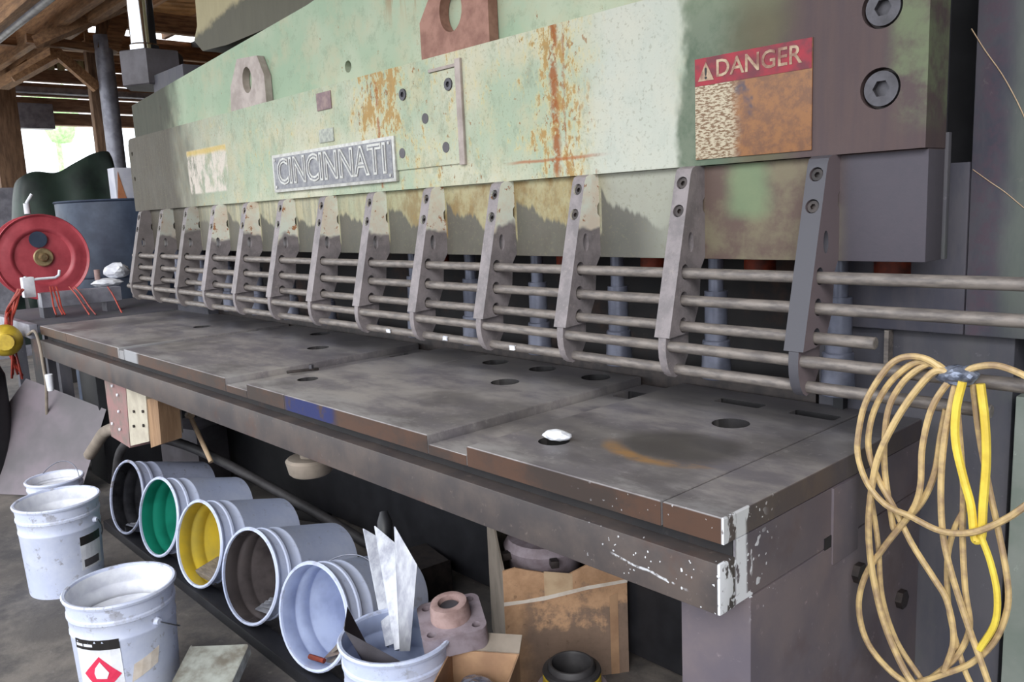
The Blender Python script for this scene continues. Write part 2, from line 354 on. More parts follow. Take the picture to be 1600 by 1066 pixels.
M['sheet'] = simple('grey_leaning_sheet', (124, 114, 122), (100, 96, 100), .6, 0, 3)
M['plaster'] = simple('cream_block', (196, 188, 170), (176, 166, 150), .7, 0, 12)
M['rustbox'] = simple('pinkish_switch_box', (156, 118, 116), (130, 116, 110), .6, 0, 14)
M['woodblock'] = wood('tan_wood_block', (168, 134, 102), (140, 108, 80))
M['plank'] = simple('pale_dirty_plank', (186, 190, 182), (126, 120, 108), .8, 0, 12, bump=.5)
M['cable'] = simple('dirty_tan_cable', (210, 182, 128), (160, 134, 104), .5, 0, 26)
M['cabley'] = simple('clean_yellow_cable', (238, 214, 84), (216, 186, 70), .4, 0, 16)
M['foil'] = simple('silvery_tape', (150, 158, 178), (90, 96, 112), .25, .5, 40, bump=.6)
M['red'] = simple('danger_red', (156, 26, 46), (104, 34, 48), .5, 0, 22)
M['cream'] = simple('faded_cream_print', (190, 168, 140), (128, 84, 72), .55, 0, 30)
M['blackprint'] = simple('black_print', (30, 28, 28), (40, 36, 36), .5)
M['pink'] = simple('flammable_pink_red', (226, 56, 92), (214, 50, 84), .5)
M['leaf'] = simple('distant_green_leaves', (190, 220, 170), (150, 190, 130), .8)
def sign_material():
    g = G('rusted_sign_face'); X, Y, Z = g.xyz()
    n = g.noise(30, 5, .75); n2 = g.noise(9, 4, .6); ln = g.noise(150, 4, .6, (.5, 1, 1.6))
    cr = g.mix(g.ss(ln, .46, .56), (190, 178, 154), (120, 92, 66))
    ru = g.mix(g.ss(n, .38, .62), (146, 100, 62), (118, 82, 60)); ru = g.mix(g.ss(n2, .56, .64), ru, (84, 70, 76))
    c = g.mix(g.ss(g.warp(X, .03, 12), -1.085, -1.05), cr, ru)
    return g.done(c, .5, 0, n, .2)
M['sign'] = sign_material()

# ------------------------------------------------------------------ mesh helpers
def obj(name, bm, mats, parent=None, smooth=True, ang=38, kind=None, label=None):
    me = bpy.data.meshes.new(name)
    bmesh.ops.recalc_face_normals(bm, faces=bm.faces)
    bm.to_mesh(me); bm.free()
    if not isinstance(mats, (list, tuple)): mats = [mats]
    for m in mats: me.materials.append(M[m] if isinstance(m, str) else m)
    if smooth:
        for p in me.polygons: p.use_smooth = True
        me.set_sharp_from_angle(angle=math.radians(ang))
    o = bpy.data.objects.new(name, me); C.objects.link(o)
    if parent: o.parent = parent
    if kind: o['kind'] = kind
    if label: o['label'] = label
    return o
def tag(o, label, cat, group=None):
    o['label'] = label; o['category'] = cat
    if group: o['group'] = group
    return o
def thing(name, label, cat, loc=(0, 0, 0), rot=(0, 0, 0), group=None):
    o = bpy.data.objects.new(name, None); C.objects.link(o); o.location = loc; o.rotation_euler = rot
    o.empty_display_size = .1
    return tag(o, label, cat, group)
def struct(name, bm, m, parent=None, **k): return obj(name, bm, m, parent, kind=None if parent else 'structure', **k)
def B(): return bmesh.new()
def setm(bm, before, mi):
    if mi:
        for f in bm.faces:
            if f not in before: f.material_index = mi
def box(bm, x0, x1, y0, y1, z0, z1, bev=0, mat=None, mi=0):
    fs = set(bm.faces) if mi else None
    r = bmesh.ops.create_cube(bm, size=1)
    vs = r['verts']
    for v in vs: v.co = Vector((x0+(v.co.x+.5)*(x1-x0), y0+(v.co.y+.5)*(y1-y0), z0+(v.co.z+.5)*(z1-z0)))
    if bev:
        es = list({e for v in vs for e in v.link_edges})
        r = bmesh.ops.bevel(bm, geom=es, offset=bev, segments=2, affect='EDGES', profile=.6)
        vs = list({v for f in r['faces'] for v in f.verts} | {v for v in vs if v.is_valid})
    if mat is not None:
        vv = set()
        for v in vs:
            if v.is_valid: vv.add(v)
        for v in vv: v.co = mat @ v.co
    if mi: setm(bm, fs, mi)
    return bm
def frame_of(d):
    d = d.normalized(); a = Vector((0, 0, 1)) if abs(d.z) < .9 else Vector((1, 0, 0))
    u = d.cross(a).normalized(); return u, d.cross(u).normalized()
def cyl(bm, p, q, r, r2=None, n=24, cap=True, bev=0):
    p = Vector(p); q = Vector(q); r2 = r if r2 is None else r2; u, v = frame_of(q-p)
    rings = []
    ax = (q-p).normalized(); prof = [(p, r), (q, r2)]
    if bev: prof = [(p, r-bev), (p+ax*bev, r), (q-ax*bev, r2), (q, r2-bev)]
    for c, rr in prof: rings.append([bm.verts.new(c+u*rr*math.cos(2*PI*i/n)+v*rr*math.sin(2*PI*i/n)) for i in range(n)])
    for a, b in zip(rings, rings[1:]):
        for i in range(n): bm.faces.new((a[i], a[(i+1) % n], b[(i+1) % n], b[i]))
    if cap: bm.faces.new(rings[0][::-1]); bm.faces.new(rings[-1])
    return bm
def lathe(bm, prof, n=40, mat=None, mids=None, closed=False):
    rings = []
    for r, z in prof:
        rings.append([bm.verts.new((r*math.cos(2*PI*i/n), r*math.sin(2*PI*i/n), z)) for i in range(n)] if r > 1e-6 else [bm.verts.new((0, 0, z))])
    for k, (a, b) in enumerate(zip(rings, rings[1:])):
        for i in range(n):
            j = (i+1) % n
            if len(a) == 1 and len(b) == 1: continue
            f = bm.faces.new((a[0], b[j], b[i])) if len(a) == 1 else bm.faces.new((a[i], a[j], b[0])) if len(b) == 1 else bm.faces.new((a[i], a[j], b[j], b[i]))
            if mids: f.material_index = mids[k]
    if mat is not None:
        for rg in rings:
            for v in rg: v.co = mat @ v.co
    return bm
def spline(pts, k=6, closed=False):
    P = [Vector(p) for p in pts]; out = []; n = len(P)
    for i in range(n-1 if not closed else n):
        p0 = P[i-1] if (i > 0 or closed) else P[0]*2-P[1]; p1 = P[i]; p2 = P[(i+1) % n]
        p3 = P[(i+2) % n] if (i+2 < n or closed) else P[-1]*2-P[-2]
        for s in range(k):
            t = s/k
            out.append(.5*((2*p1)+(p2-p0)*t+(2*p0-5*p1+4*p2-p3)*t*t+(3*p1-p0-3*p2+p3)*t**3))
    if not closed: out.append(P[-1])
    return out
def tube(bm, pts, r, n=8, k=6, cap=True):
    P = spline(pts, k) if k > 1 else [Vector(p) for p in pts]
    t = (P[1]-P[0]).normalized(); u, v = frame_of(t); rings = []
    for i, p in enumerate(P):
        t2 = (P[min(i+1, len(P)-1)]-P[max(i-1, 0)]).normalized()
        u = (u - t2*u.dot(t2)).normalized(); v = t2.cross(u)
        rr = r(i/(len(P)-1)) if callable(r) else r
        rings.append([bm.verts.new(p+u*rr*math.cos(2*PI*j/n)+v*rr*math.sin(2*PI*j/n)) for j in range(n)])
    for a, b in zip(rings, rings[1:]):
        for i in range(n): bm.faces.new((a[i], a[(i+1) % n], b[(i+1) % n], b[i]))
    if cap: bm.faces.new(rings[0][::-1]); bm.faces.new(rings[-1])
    return bm
def circ(cx, cy, rx, ry=None, n=20, a0=0): ry = rx if ry is None else ry; return [(cx+rx*math.cos(2*PI*i/n+a0), cy+ry*math.sin(2*PI*i/n+a0)) for i in range(n)]
def rrect(x0, x1, y0, y1, r, n=4):
    out = []
    for cx, cy, a in ((x1-r, y1-r, 0), (x0+r, y1-r, PI/2), (x0+r, y0+r, PI), (x1-r, y0+r, 3*PI/2)):
        for i in range(n+1): out.append((cx+r*math.cos(a+PI/2*i/n), cy+r*math.sin(a+PI/2*i/n)))
    return out
def plate(bm, outline, holes, f0, f1):
    """extruded sheet: outline and holes are 2D loops; f0/f1 map (a,b) to the two faces"""
    es = []; loops = []
    for L in [outline]+list(holes):
        vs = [bm.verts.new(f0(*p)) for p in L]; loops.append((vs, L))
        for i in range(len(vs)): es.append(bm.edges.new((vs[i], vs[(i+1) % len(vs)])))
    g = bmesh.ops.triangle_fill(bm, use_beauty=True, use_dissolve=False, edges=es)
    fs = [f for f in g['geom'] if isinstance(f, bmesh.types.BMFace)]
    mp = {}
    for vs, L in loops:
        for v, p in zip(vs, L): mp[v] = bm.verts.new(f1(*p))
    for f in fs: bm.faces.new([mp[v] for v in reversed(f.verts)])
    for vs, L in loops:
        n = len(vs)
        for i in range(n): bm.faces.new((vs[i], vs[(i+1) % n], mp[vs[(i+1) % n]], mp[vs[i]]))
    return bm
def XZ(y0, y1): return (lambda a, b: (a, y0, b)), (lambda a, b: (a, y1, b))
def YZ(x0, x1): return (lambda a, b: (x0, a, b)), (lambda a, b: (x1, a, b))
def XY(z0, z1): return (lambda a, b: (a, b, z0)), (lambda a, b: (a, b, z1))
def hexbolt(bm, p, d, R, depth, n=28):
    """socket head cap: cylinder with a hexagonal pocket, facing d"""
    p = Vector(p); d = Vector(d).normalized(); u, v = frame_of(d)
    out = circ(0, 0, R, n=n); hx = circ(0, 0, R*.5, n=6)
    f0 = lambda a, b: p+u*a+v*b+d*depth; f1 = lambda a, b: p+u*a+v*b
    plate(bm, out, [hx], f0, f1)
    vs = [bm.verts.new(p+u*a+v*b+d*depth*.25) for a, b in hx]; bm.faces.new(vs)
    return bm
def text_bm(txt, size, extr=.001, offset=0., align='CENTER'):
    cu = bpy.data.curves.new('t', 'FONT'); cu.body = txt; cu.size = size; cu.extrude = extr; cu.offset = offset
    cu.align_x = align; cu.align_y = 'CENTER'; cu.resolution_u = 3
    o = bpy.data.objects.new('t', cu); C.objects.link(o)
    bpy.context.view_layer.update()
    me = bpy.data.meshes.new_from_object(o.evaluated_get(bpy.context.evaluated_depsgraph_get()))
    bpy.data.objects.remove(o); bm = B(); bm.from_mesh(me); bpy.data.meshes.remove(me); return bm
def place(bm, mat):
    for v in bm.verts: v.co = mat @ v.co
    return bm
FRONT = Matrix(((1, 0, 0, 0), (0, 0, -1, 0), (0, 1, 0, 0), (0, 0, 0, 1)))   # text plane XY -> XZ facing -Y
def copy_tree(o, parent=None):
    c = o.copy(); C.objects.link(c); c.parent = parent
    for ch in list(o.children): copy_tree(ch, c)
    return c
def wrap_faces(bm, fn):
    for v in bm.verts: v.co = fn(v.co)
    return bm
def bumpy(bm, amt, seed=0):
    rnd = random.Random(seed)
    for v in bm.verts: v.co += Vector((rnd.uniform(-1, 1), rnd.uniform(-1, 1), rnd.uniform(-1, 1)))*amt

# ================================================================== SETTING
bm = B(); box(bm, -13.5, 4, -1.5, 8, -.2, 0); struct('floor', bm, 'floor')
bm = B(); box(bm, -60, -13.5, -30, 60, -.25, -.03); struct('ground_outside', bm, 'outfloor')
bm = B(); box(bm, -13.5, 40, -40, -1.5, -.25, -.03); struct('yard_ground', bm, 'floor')
# back wall of the shed, behind the machine
bm = B(); box(bm, -13.5, 4, 5.6, 5.7, 0, 4.2); struct('wall_back', bm, 'dark')
bm = B(); box(bm, 3.4, 3.5, -1.5, 5.6, 0, 4.2); struct('wall_right', bm, 'dark')
# roof
ceil = bpy.data.objects.new('ceiling', None); C.objects.link(ceil); ceil['kind'] = 'structure'
for i in range(18):                                        # corrugated sheets
    x0 = -13.4+i*.95
    bm = B(); n = 20; top = []
    for j in range(n+1):
        x = x0+.95*j/n; z = 4.05+.02*math.cos(2*PI*j/2.5)
        top.append([bm.verts.new((x, y, z+dz)) for y, dz in ((-.9, 0), (6., .35))]+[bm.verts.new((x, y, z+dz+.006)) for y, dz in ((-.9, 0), (6., .35))])
    for a, b in zip(top, top[1:]):
        bm.faces.new((a[0], b[0], b[1], a[1])); bm.faces.new((a[2], a[3], b[3], b[2]))
    obj('roof_sheet', bm, 'roofsheet', ceil)
for i, y in enumerate((-.6, .35, 1.2, 2.05, 3.4, 4.3, 5.2)):
    bm = B(); z = 3.93+.05*(y+.9)*1.0; box(bm, -13.4, 3.6, y-.03, y+.03, z-.02, z+.10, .004); obj('purlin', bm, 'beamwood', ceil)
for x in (-12.6, -10.4, -8.1, -5.6, -2.6, .4):
    bm = B(); box(bm, x-.05, x+.05, -.9, 5.6, 3.66, 3.88, .006); obj('rafter', bm, 'beamwoody', ceil)
# long double girder over the post row, with a pipe run beside it
bm = B(); box(bm, -13.4, -3.2, 2.44, 2.52, 3.28, 3.58, .006); box(bm, -13.4, -3.2, 2.66, 2.74, 3.3, 3.6, .006); obj('girder', bm, 'beamwood', ceil)
bm = B(); box(bm, -13.4, -3.2, 1.72, 1.80, 3.02, 3.2, .006); obj('girder', bm, 'beamwood', ceil)
bm = B(); cyl(bm, (-13, 2.2, 3.36), (-3.4, 2.2, 3.36), .05); obj('conduit', bm, 'greymetal', ceil, label='grey conduit under the roof')
bm = B(); cyl(bm, (-13, 2.02, 3.30), (-3.4, 2.02, 3.30), .035); obj('conduit', bm, 'greymetal', ceil, label='thin grey conduit under the roof')
for x, z in ((-10.4, 3.36),):
    bm = B(); box(bm, x-.05, x+.05, 1.2, 5.5, z, z+.16, .006); obj('tie_beam', bm, 'beamwoody', ceil)
def strut(p, q, wd, name, m, par, tw=None):
    p = Vector(p); q = Vector(q); u, v = frame_of(q-p); bm = B()
    vs = [bm.verts.new(c+u*a*wd/2+v*b*(tw or wd)/2) for c in (p, q) for a, b in ((-1, -1), (1, -1), (1, 1), (-1, 1))]
    for f in ((0, 1, 2, 3), (7, 6, 5, 4), (0, 4, 5, 1), (1, 5, 6, 2), (2, 6, 7, 3), (3, 7, 4, 0)): bm.faces.new([vs[i] for i in f])
    return obj(name, bm, m, par)
def pst(a, b, X, wd, nm='knee_brace', m='beamwood', X2=None): strut(atX(a[0], a[1], X), atX(b[0], b[1], X if X2 is None else X2), wd, nm, m, ceil)
pst((88, 82), (152, 138), -9.2, .09); pst((88, 84), (4, 132), -9.2, .11, X2=-10.6)
pst((40, 60), (152, 76), -9.2, .08, 'tie_beam', 'beamwoody'); pst((58, 66), (195, 6), -9.1, .10, X2=-8.4)
pst((100, 18), (140, 26), -9.2, .04, 'tie_beam', 'beamwoody'); pst((132, 24), (136, 74), -9.2, .035)
pst((170, 78), (192, 8), -9.15, .16, 'gusset_post', 'beamwoody'); pst((164, 20), (160, 78), -9.15, .12, 'gusset_post', 'post')
pst((0, 132), (96, 62), -11.0, .10); pst((20, 124), (88, 86), -8.9, .05)
# the end wall above the opening: horizontal boards
wl = bpy.data.objects.new('wall_left', None); C.objects.link(wl); wl['kind'] = 'structure'
zz = 2.86
for i in range(4):
    bm = B(); box(bm, -13.45+.02*(i % 2), -13.3+.02*(i % 2), -1.5, 5.6, zz, zz+.17, .006); obj('board', bm, 'board', wl); zz += .20
bm = B(); box(bm, -13.42, -13.34, -1.5, 5.6, zz, 4.2, 0); obj('panel', bm, 'beamwoody', wl)
bm = B()
for j in range(14):
    y = 2.6+j*.13; cyl(bm, (-13.25, y, 3.62), (-13.25, y, 4.1), .05, n=8)
obj('corrugated_strip', bm, 'glassfibre', wl, label='pale ribbed strip high in the gable')
bm = B(); box(bm, -13.25, -13.05, 2.86, 3.42, 2.78, 3.12, .01); o = obj('electrical_box', bm, 'greymetal'); tag(o, 'grey electrical box mounted high at the gable boards, beside the left post', 'box')
bm = B(); box(bm, -12.9, -12.75, 2.2, 5.4, 3.22, 3.30, .01)
o = obj('light_fitting', bm, 'greymetal'); tag(o, 'long grey light fitting hanging under the roof by the gable', 'light')
# posts
def post(name, x, y, wdx, wdy, h, lab, m='post'):
    bm = B(); box(bm, x-wdx/2, x+wdx/2, y-wdy/2, y+wdy/2, 0, h, .008); o = obj(name, bm, m); tag(o, lab, 'post')
pq = atX(157, 200, -9.2); pr = atX(177, 205, -9.15)
post('wooden_post', -9.36, pq.y*9.36/9.2, .10, .13, 3.28, 'brown wooden post standing beyond the left end of the shear, beside a grey round pipe')
bm = B(); cyl(bm, (-9.15, pr.y, 0), (-9.15, pr.y, 3.3), .085); o = obj('steel_pipe_column', bm, 'greymetal'); tag(o, 'round grey pipe column standing beside the brown wooden post', 'column')
pq = atX(10, 220, -12.0)
post('wooden_post', -12.0, pq.y, .26, .30, 3.25, 'dark wooden post at the extreme left edge by the bright opening')

# distant shrub outside
bm = B(); c = atX(88, 196, -24); rnd = random.Random(3)
for i in range(9):
    bmesh.ops.create_icosphere(bm, subdivisions=2, radius=rnd.uniform(.25, .4), matrix=Matrix.Translation(c+Vector((rnd.uniform(-.3, .3), rnd.uniform(-.35, .35), rnd.uniform(-.2, .7)))))
bumpy(bm, .05, 3); cyl(bm, (c.x, c.y, -.03), (c.x, c.y, c.z), .07, n=8)
o = obj('tree', bm, 'leaf'); tag(o, 'hazy pale green tree far beyond the opening', 'tree')
# ================================================================== THE SHEAR
L0, L1 = -5.05, -.729
shear = thing('metal_shear', 'long green and grey power shear with a steel bed and a row of guard brackets', 'machine', ((L0+L1)/2, 1.6, 0))
inv = Matrix.Translation(shear.location).inverted()
def part(name, bm, m, par=None, **k):
    """parts are written in world coordinates, then moved into the machine's frame"""
    place(bm, inv); return obj(name, bm, m, par or shear, **k)
# --- bed frame
bm = B(); box(bm, L0, L1, 1.150, 1.96, .715, .832); part('bed_frame', bm, 'bed_side')
bm = B(); box(bm, L0+.004, L1-.004, 1.147, 1.95, .80, .8335); part('bed_shade_sheet', bm, 'dark')  # dark sheet added to darken the groove and the plate holes
bm = B(); box(bm, L0, L1, 1.104, 1.150, .712, .803, .003); part('apron', bm, 'bed')
bm = B(); box(bm, L1-.02, L1+.005, 1.490, 1.60, .672, .831, .002); part('bed_end_block', bm, 'bed_side')
bm = B(); box(bm, L1-.03, L1+.0015, 1.462, 1.490, .690, .735); part('slot_shade_plate', bm, 'black')  # thin raised black plate standing for the shaded notch
# --- bed plates with holes
zt = .88
def bed_plate(x0, x1, z0, z1, holes, y0=1.116, y1=1.92, name='bed_plate', lab=None, mt='plate'):
    bm = B(); plate(bm, [(x0, y0), (x1, y0), (x1, y1), (x0, y1)], holes, *XY(z0, z1))
    es = [e for e in bm.edges if all(abs(v.co.z-z1) < 1e-6 for v in e.verts) and (all(abs(v.co.y-y0) < 1e-6 for v in e.verts) or all(abs(v.co.x-x0) < 1e-6 for v in e.verts) or all(abs(v.co.x-x1) < 1e-6 for v in e.verts))]
    bmesh.ops.bevel(bm, geom=es, offset=.0022, segments=1, affect='EDGES')
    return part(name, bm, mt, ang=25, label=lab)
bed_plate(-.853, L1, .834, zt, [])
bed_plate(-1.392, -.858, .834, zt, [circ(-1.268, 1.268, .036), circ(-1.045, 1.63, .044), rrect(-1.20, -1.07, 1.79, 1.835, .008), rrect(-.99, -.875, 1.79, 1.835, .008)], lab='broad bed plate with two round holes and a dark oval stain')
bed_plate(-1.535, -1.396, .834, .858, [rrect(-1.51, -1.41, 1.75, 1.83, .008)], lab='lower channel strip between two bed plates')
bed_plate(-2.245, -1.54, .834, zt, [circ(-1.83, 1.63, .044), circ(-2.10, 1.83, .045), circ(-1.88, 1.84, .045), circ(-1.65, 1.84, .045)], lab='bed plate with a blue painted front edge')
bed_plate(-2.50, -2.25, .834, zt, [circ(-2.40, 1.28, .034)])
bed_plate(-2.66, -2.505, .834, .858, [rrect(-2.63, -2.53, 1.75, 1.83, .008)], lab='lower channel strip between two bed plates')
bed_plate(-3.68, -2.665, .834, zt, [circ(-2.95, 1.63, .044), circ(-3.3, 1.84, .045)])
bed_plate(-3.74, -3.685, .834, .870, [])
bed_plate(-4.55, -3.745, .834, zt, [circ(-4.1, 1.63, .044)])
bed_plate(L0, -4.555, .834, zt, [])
# washers / plugs sitting in the round holes
for x, y in ((-1.045, 1.63), (-1.83, 1.63), (-2.40, 1.28)):
    bm = B(); hexbolt(bm, (x, y, .835), (0, 0, 1), .030, .018); part('bed_bolt', bm, 'bolt')
# --- stands
def stand(x0, x1, y1=1.96):
    bm = B(); box(bm, x0, x1, 1.195, y1, 0, .713, .004); part('stand', bm, 'bed_side')
stand(-.875, L1+.002)
bm = B(); box(bm, L0, L0+.30, 1.28, 1.96, 0, .713, .004); part('stand', bm, 'black')  # left stand coloured black for the shade under the bed end
bm = B(); box(bm, L0+.3, -.875, 1.80, 1.86, 0.05, .73); part('rear_panel', bm, 'black')  # panel coloured black for the deep shade under the bed
# bolt head under the apron end and on the stand
bm = B(); cyl(bm, (-.83, 1.16, .714), (-.83, 1.16, .694), .022, .018); part('pivot_bolt', bm, 'bolt')
for y, z in ((1.82, .48), (1.60, .62)):
    bm = B(); cyl(bm, (L1-.004, y, z), (L1+.016, y, z), .022, n=6); part('pivot_bolt', bm, 'bolt')
# --- side frame behind the stand, with the black throat opening
bm = B(); out = [(1.94, 0), (2.62, 0), (2.62, 2.9), (1.94, 2.9)]
plate(bm, out, [circ(2.10, .82, .10, .20, 20)], *YZ(-.9, L1-.004)); part('side_frame', bm, 'frame')
bm = B(); box(bm, -.93, -.905, 1.9, 2.6, .5, 1.0); part('throat_black_back', bm, 'black')  # black sheet behind the throat hole, standing for its dark depth
# housing in front of the side frame on the right
bm = B(); box(bm, -.640, .75, 1.90, 2.5, 1.085, 2.9, .004); box(bm, -.98, -.642, 1.90, 2.5, 1.085, 1.452, .004); part('housing', bm, 'housing')
bm = B(); box(bm, -.98, -.548, 1.925, 2.2, 0.0, 1.084, .003); part('housing_foot', bm, 'frame')
bm = B(); box(bm, -.535, .75, 1.90, 2.2, 0.0, .965, .004); part('housing_panel', bm, steel_dark('grey_green_panel', (126, 136, 128), (142, 148, 142), rough=.45), label='grey green lower panel')
bm = B(); box(bm, -.808, -.798, 1.895, 1.92, 1.0, 1.083); part('guide_strip', bm, 'rod')
def scratch_pts(l): return [atY(x, y, 1.8985) for x, y in l]
bm = B(); tube(bm, scratch_pts([(1518, 45), (1540, 80), (1565, 115), (1590, 160), (1610, 205)]), .0011, 5, 3); tube(bm, scratch_pts([(1520, 265), (1548, 285), (1570, 300), (1600, 325)]), .0009, 5, 3)
part('scratch', bm, 'kraft', label='pale scratch in the housing paint')
# black box added behind the slot to keep it dark
bm = B(); box(bm, -.80, -.644, 2.02, 2.1, 1.453, 2.9); part('slot_shade_back', bm, 'black')
# --- ram
RX = -.652
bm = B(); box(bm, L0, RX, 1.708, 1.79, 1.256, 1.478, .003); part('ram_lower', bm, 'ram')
bm = B()
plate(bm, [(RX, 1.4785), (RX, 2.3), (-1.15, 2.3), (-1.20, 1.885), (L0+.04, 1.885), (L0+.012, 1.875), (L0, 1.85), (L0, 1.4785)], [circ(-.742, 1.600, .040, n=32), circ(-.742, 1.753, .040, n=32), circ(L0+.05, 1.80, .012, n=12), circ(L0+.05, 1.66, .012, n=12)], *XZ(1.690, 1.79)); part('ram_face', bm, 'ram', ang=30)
bm = B(); box(bm, RX-.02, RX+.006, 1.79, 1.806, 1.256, 1.51, .002); part('gib_strip', bm, 'frame')
for z in (1.600, 1.753):
    bm = B(); hexbolt(bm, (-.742, 1.712, z), (0, -1, 0), .034, .018, 32); part('ram_bolt', bm, 'bigbolt', label='large grey hexagon socket bolt')
    bm = B(); cyl(bm, (-.742, 1.786, z), (-.742, 1.712, z), .0395, n=32); part('bolt_seat', bm, 'bolt')
bm = B(); plate(bm, [(L0+.0, 1.8), (-1.0, 1.8), (-1.0, 2.42), (-2.3, 2.30), (-3.0, 2.215), (L0+.0, 2.075)], [circ(-2.74, 1.945, .022, n=14)], *XZ(1.735, 1.86)); part('ram_slab', bm, 'slab')
# lugs
bm = B(); plate(bm, [(-3.69, 1.86), (-3.34, 1.86), (-3.34, 2.0), (-3.39, 2.085), (-3.58, 2.10), (-3.67, 1.99)], [circ(-3.50, 2.0, .045, .055, 20)], *XZ(1.70, 1.732)); part('lifting_lug', bm, 'lug', label='pale grey lifting lug')
bm = B(); plate(bm, [(-2.235, 1.86), (-1.90, 1.86), (-1.90, 2.02), (-1.95, 2.10), (-2.15, 2.10), (-2.235, 2.0)], [circ(-2.075, 2.01, .055, .065, 24)], *XZ(1.695, 1.732)); part('lifting_lug', bm, 'lugrust', label='rusty brown lifting lug')
# small plaques on the face
bm = B(); box(bm, -2.905, -2.80, 1.686, 1.690, 1.80, 1.865, .001); part('plaque', bm, 'fix', label='small mauve square plaque')
bm = B(); box(bm, -2.905, -2.80, 1.686, 1.690, 1.68, 1.73, .001); part('plaque', bm, 'fix2', label='small pale grey plaque')
# inspection cover with bolts
bm = B(); plate(bm, [(-2.41, 1.545), (-2.03, 1.545), (-2.03, 1.835), (-2.41, 1.835)], [circ(-2.335, 1.79, .02, n=12), circ(-2.09, 1.79, .02, n=12)], *XZ(1.684, 1.690)); part('inspection_cover', bm, 'ram', ang=30)
bm = B(); box(bm, -2.052, -2.026, 1.680, 1.690, 1.54, 1.86, .001); box(bm, -2.19, -2.05, 1.682, 1.690, 1.838, 1.848, .001); part('cover_frame', bm, 'lug')
for x, z in ((-2.335, 1.79), (-2.09, 1.79)):
    bm = B(); hexbolt(bm, (x, 1.689, z), (0, -1, 0), .019, .009, 16); part('cover_bolt', bm, 'bigbolt')
for x, z in ((-2.22, 1.70), (-2.36, 1.60), (-2.12, 1.60)):
    bm = B(); cyl(bm, (x, 1.684, z), (x, 1.6825, z), .017, n=16); part('cover_plug', bm, 'greyblock')
# nameplate
npx, npz = -2.842, 1.585
bm = B(); box(bm, -3.29, -2.395, 1.676, 1.690, 1.508, 1.662, .002); npl = part('nameplate', bm, 'np_edge', label='dark nameplate with raised pale lettering')
bm = B(); box(bm, -3.275, -2.41, 1.6745, 1.677, 1.520, 1.650); q = obj('nameplate_face', place(bm, inv), 'np_back', npl)
t1 = text_bm('CINCINNATI', .145, .0018, .004); t1x = max(v.co.x for v in t1.verts)-min(v.co.x for v in t1.verts)
sx = .80/t1x
place(t1, Matrix.Translation((npx, 1.6735, npz)) @ FRONT @ Matrix.Diagonal((sx, 1., 1, 1)))
obj('lettering', place(t1, inv), 'np_edge', npl)
t1 = text_bm('CINCINNATI', .145, .0010, -.0045)
place(t1, Matrix.Translation((npx, 1.6708, npz)) @ FRONT @ Matrix.Diagonal((sx, 1., 1, 1)))
obj('lettering', place(t1, inv), 'np_back', npl)
for x in (-3.262, -2.424):
    for z in (1.53, 1.64):
        bm = B(); cyl(bm, (x, 1.675, z), (x, 1.672, z), .006, n=10); obj('rivet', place(bm, inv), 'np_edge', npl)
# danger sign
bm = B(); box(bm, -1.175, -.883, 1.6865, 1.6898, 1.492, 1.722, .001); sg = part('warning_sign', bm, 'sign', label='worn red and rust danger sign')
bm = B(); box(bm, -1.174, -.884, 1.6855, 1.6870, 1.660, 1.7215); obj('sign_band', place(bm, inv), 'red', sg)
t1 = text_bm('DANGER', .054, .0006, .0006); wx = max(v.co.x for v in t1.verts)-min(v.co.x for v in t1.verts)
place(t1, Matrix.Translation((-1.012, 1.6850, 1.691)) @ FRONT @ Matrix.Diagonal((.21/wx, 1, 1, 1))); obj('lettering', place(t1, inv), 'cream', sg)
bm = B(); plate(bm, [(-1.165, 1.670), (-1.122, 1.670), (-1.1435, 1.712)], [], *XZ(1.6846, 1.6856)); obj('warning_triangle', place(bm, inv), 'cream', sg)
t1 = text_bm('!', .034, .0005, .001); place(t1, Matrix.Translation((-1.1435, 1.6842, 1.685)) @ FRONT); obj('lettering', place(t1, inv), 'blackprint', sg)
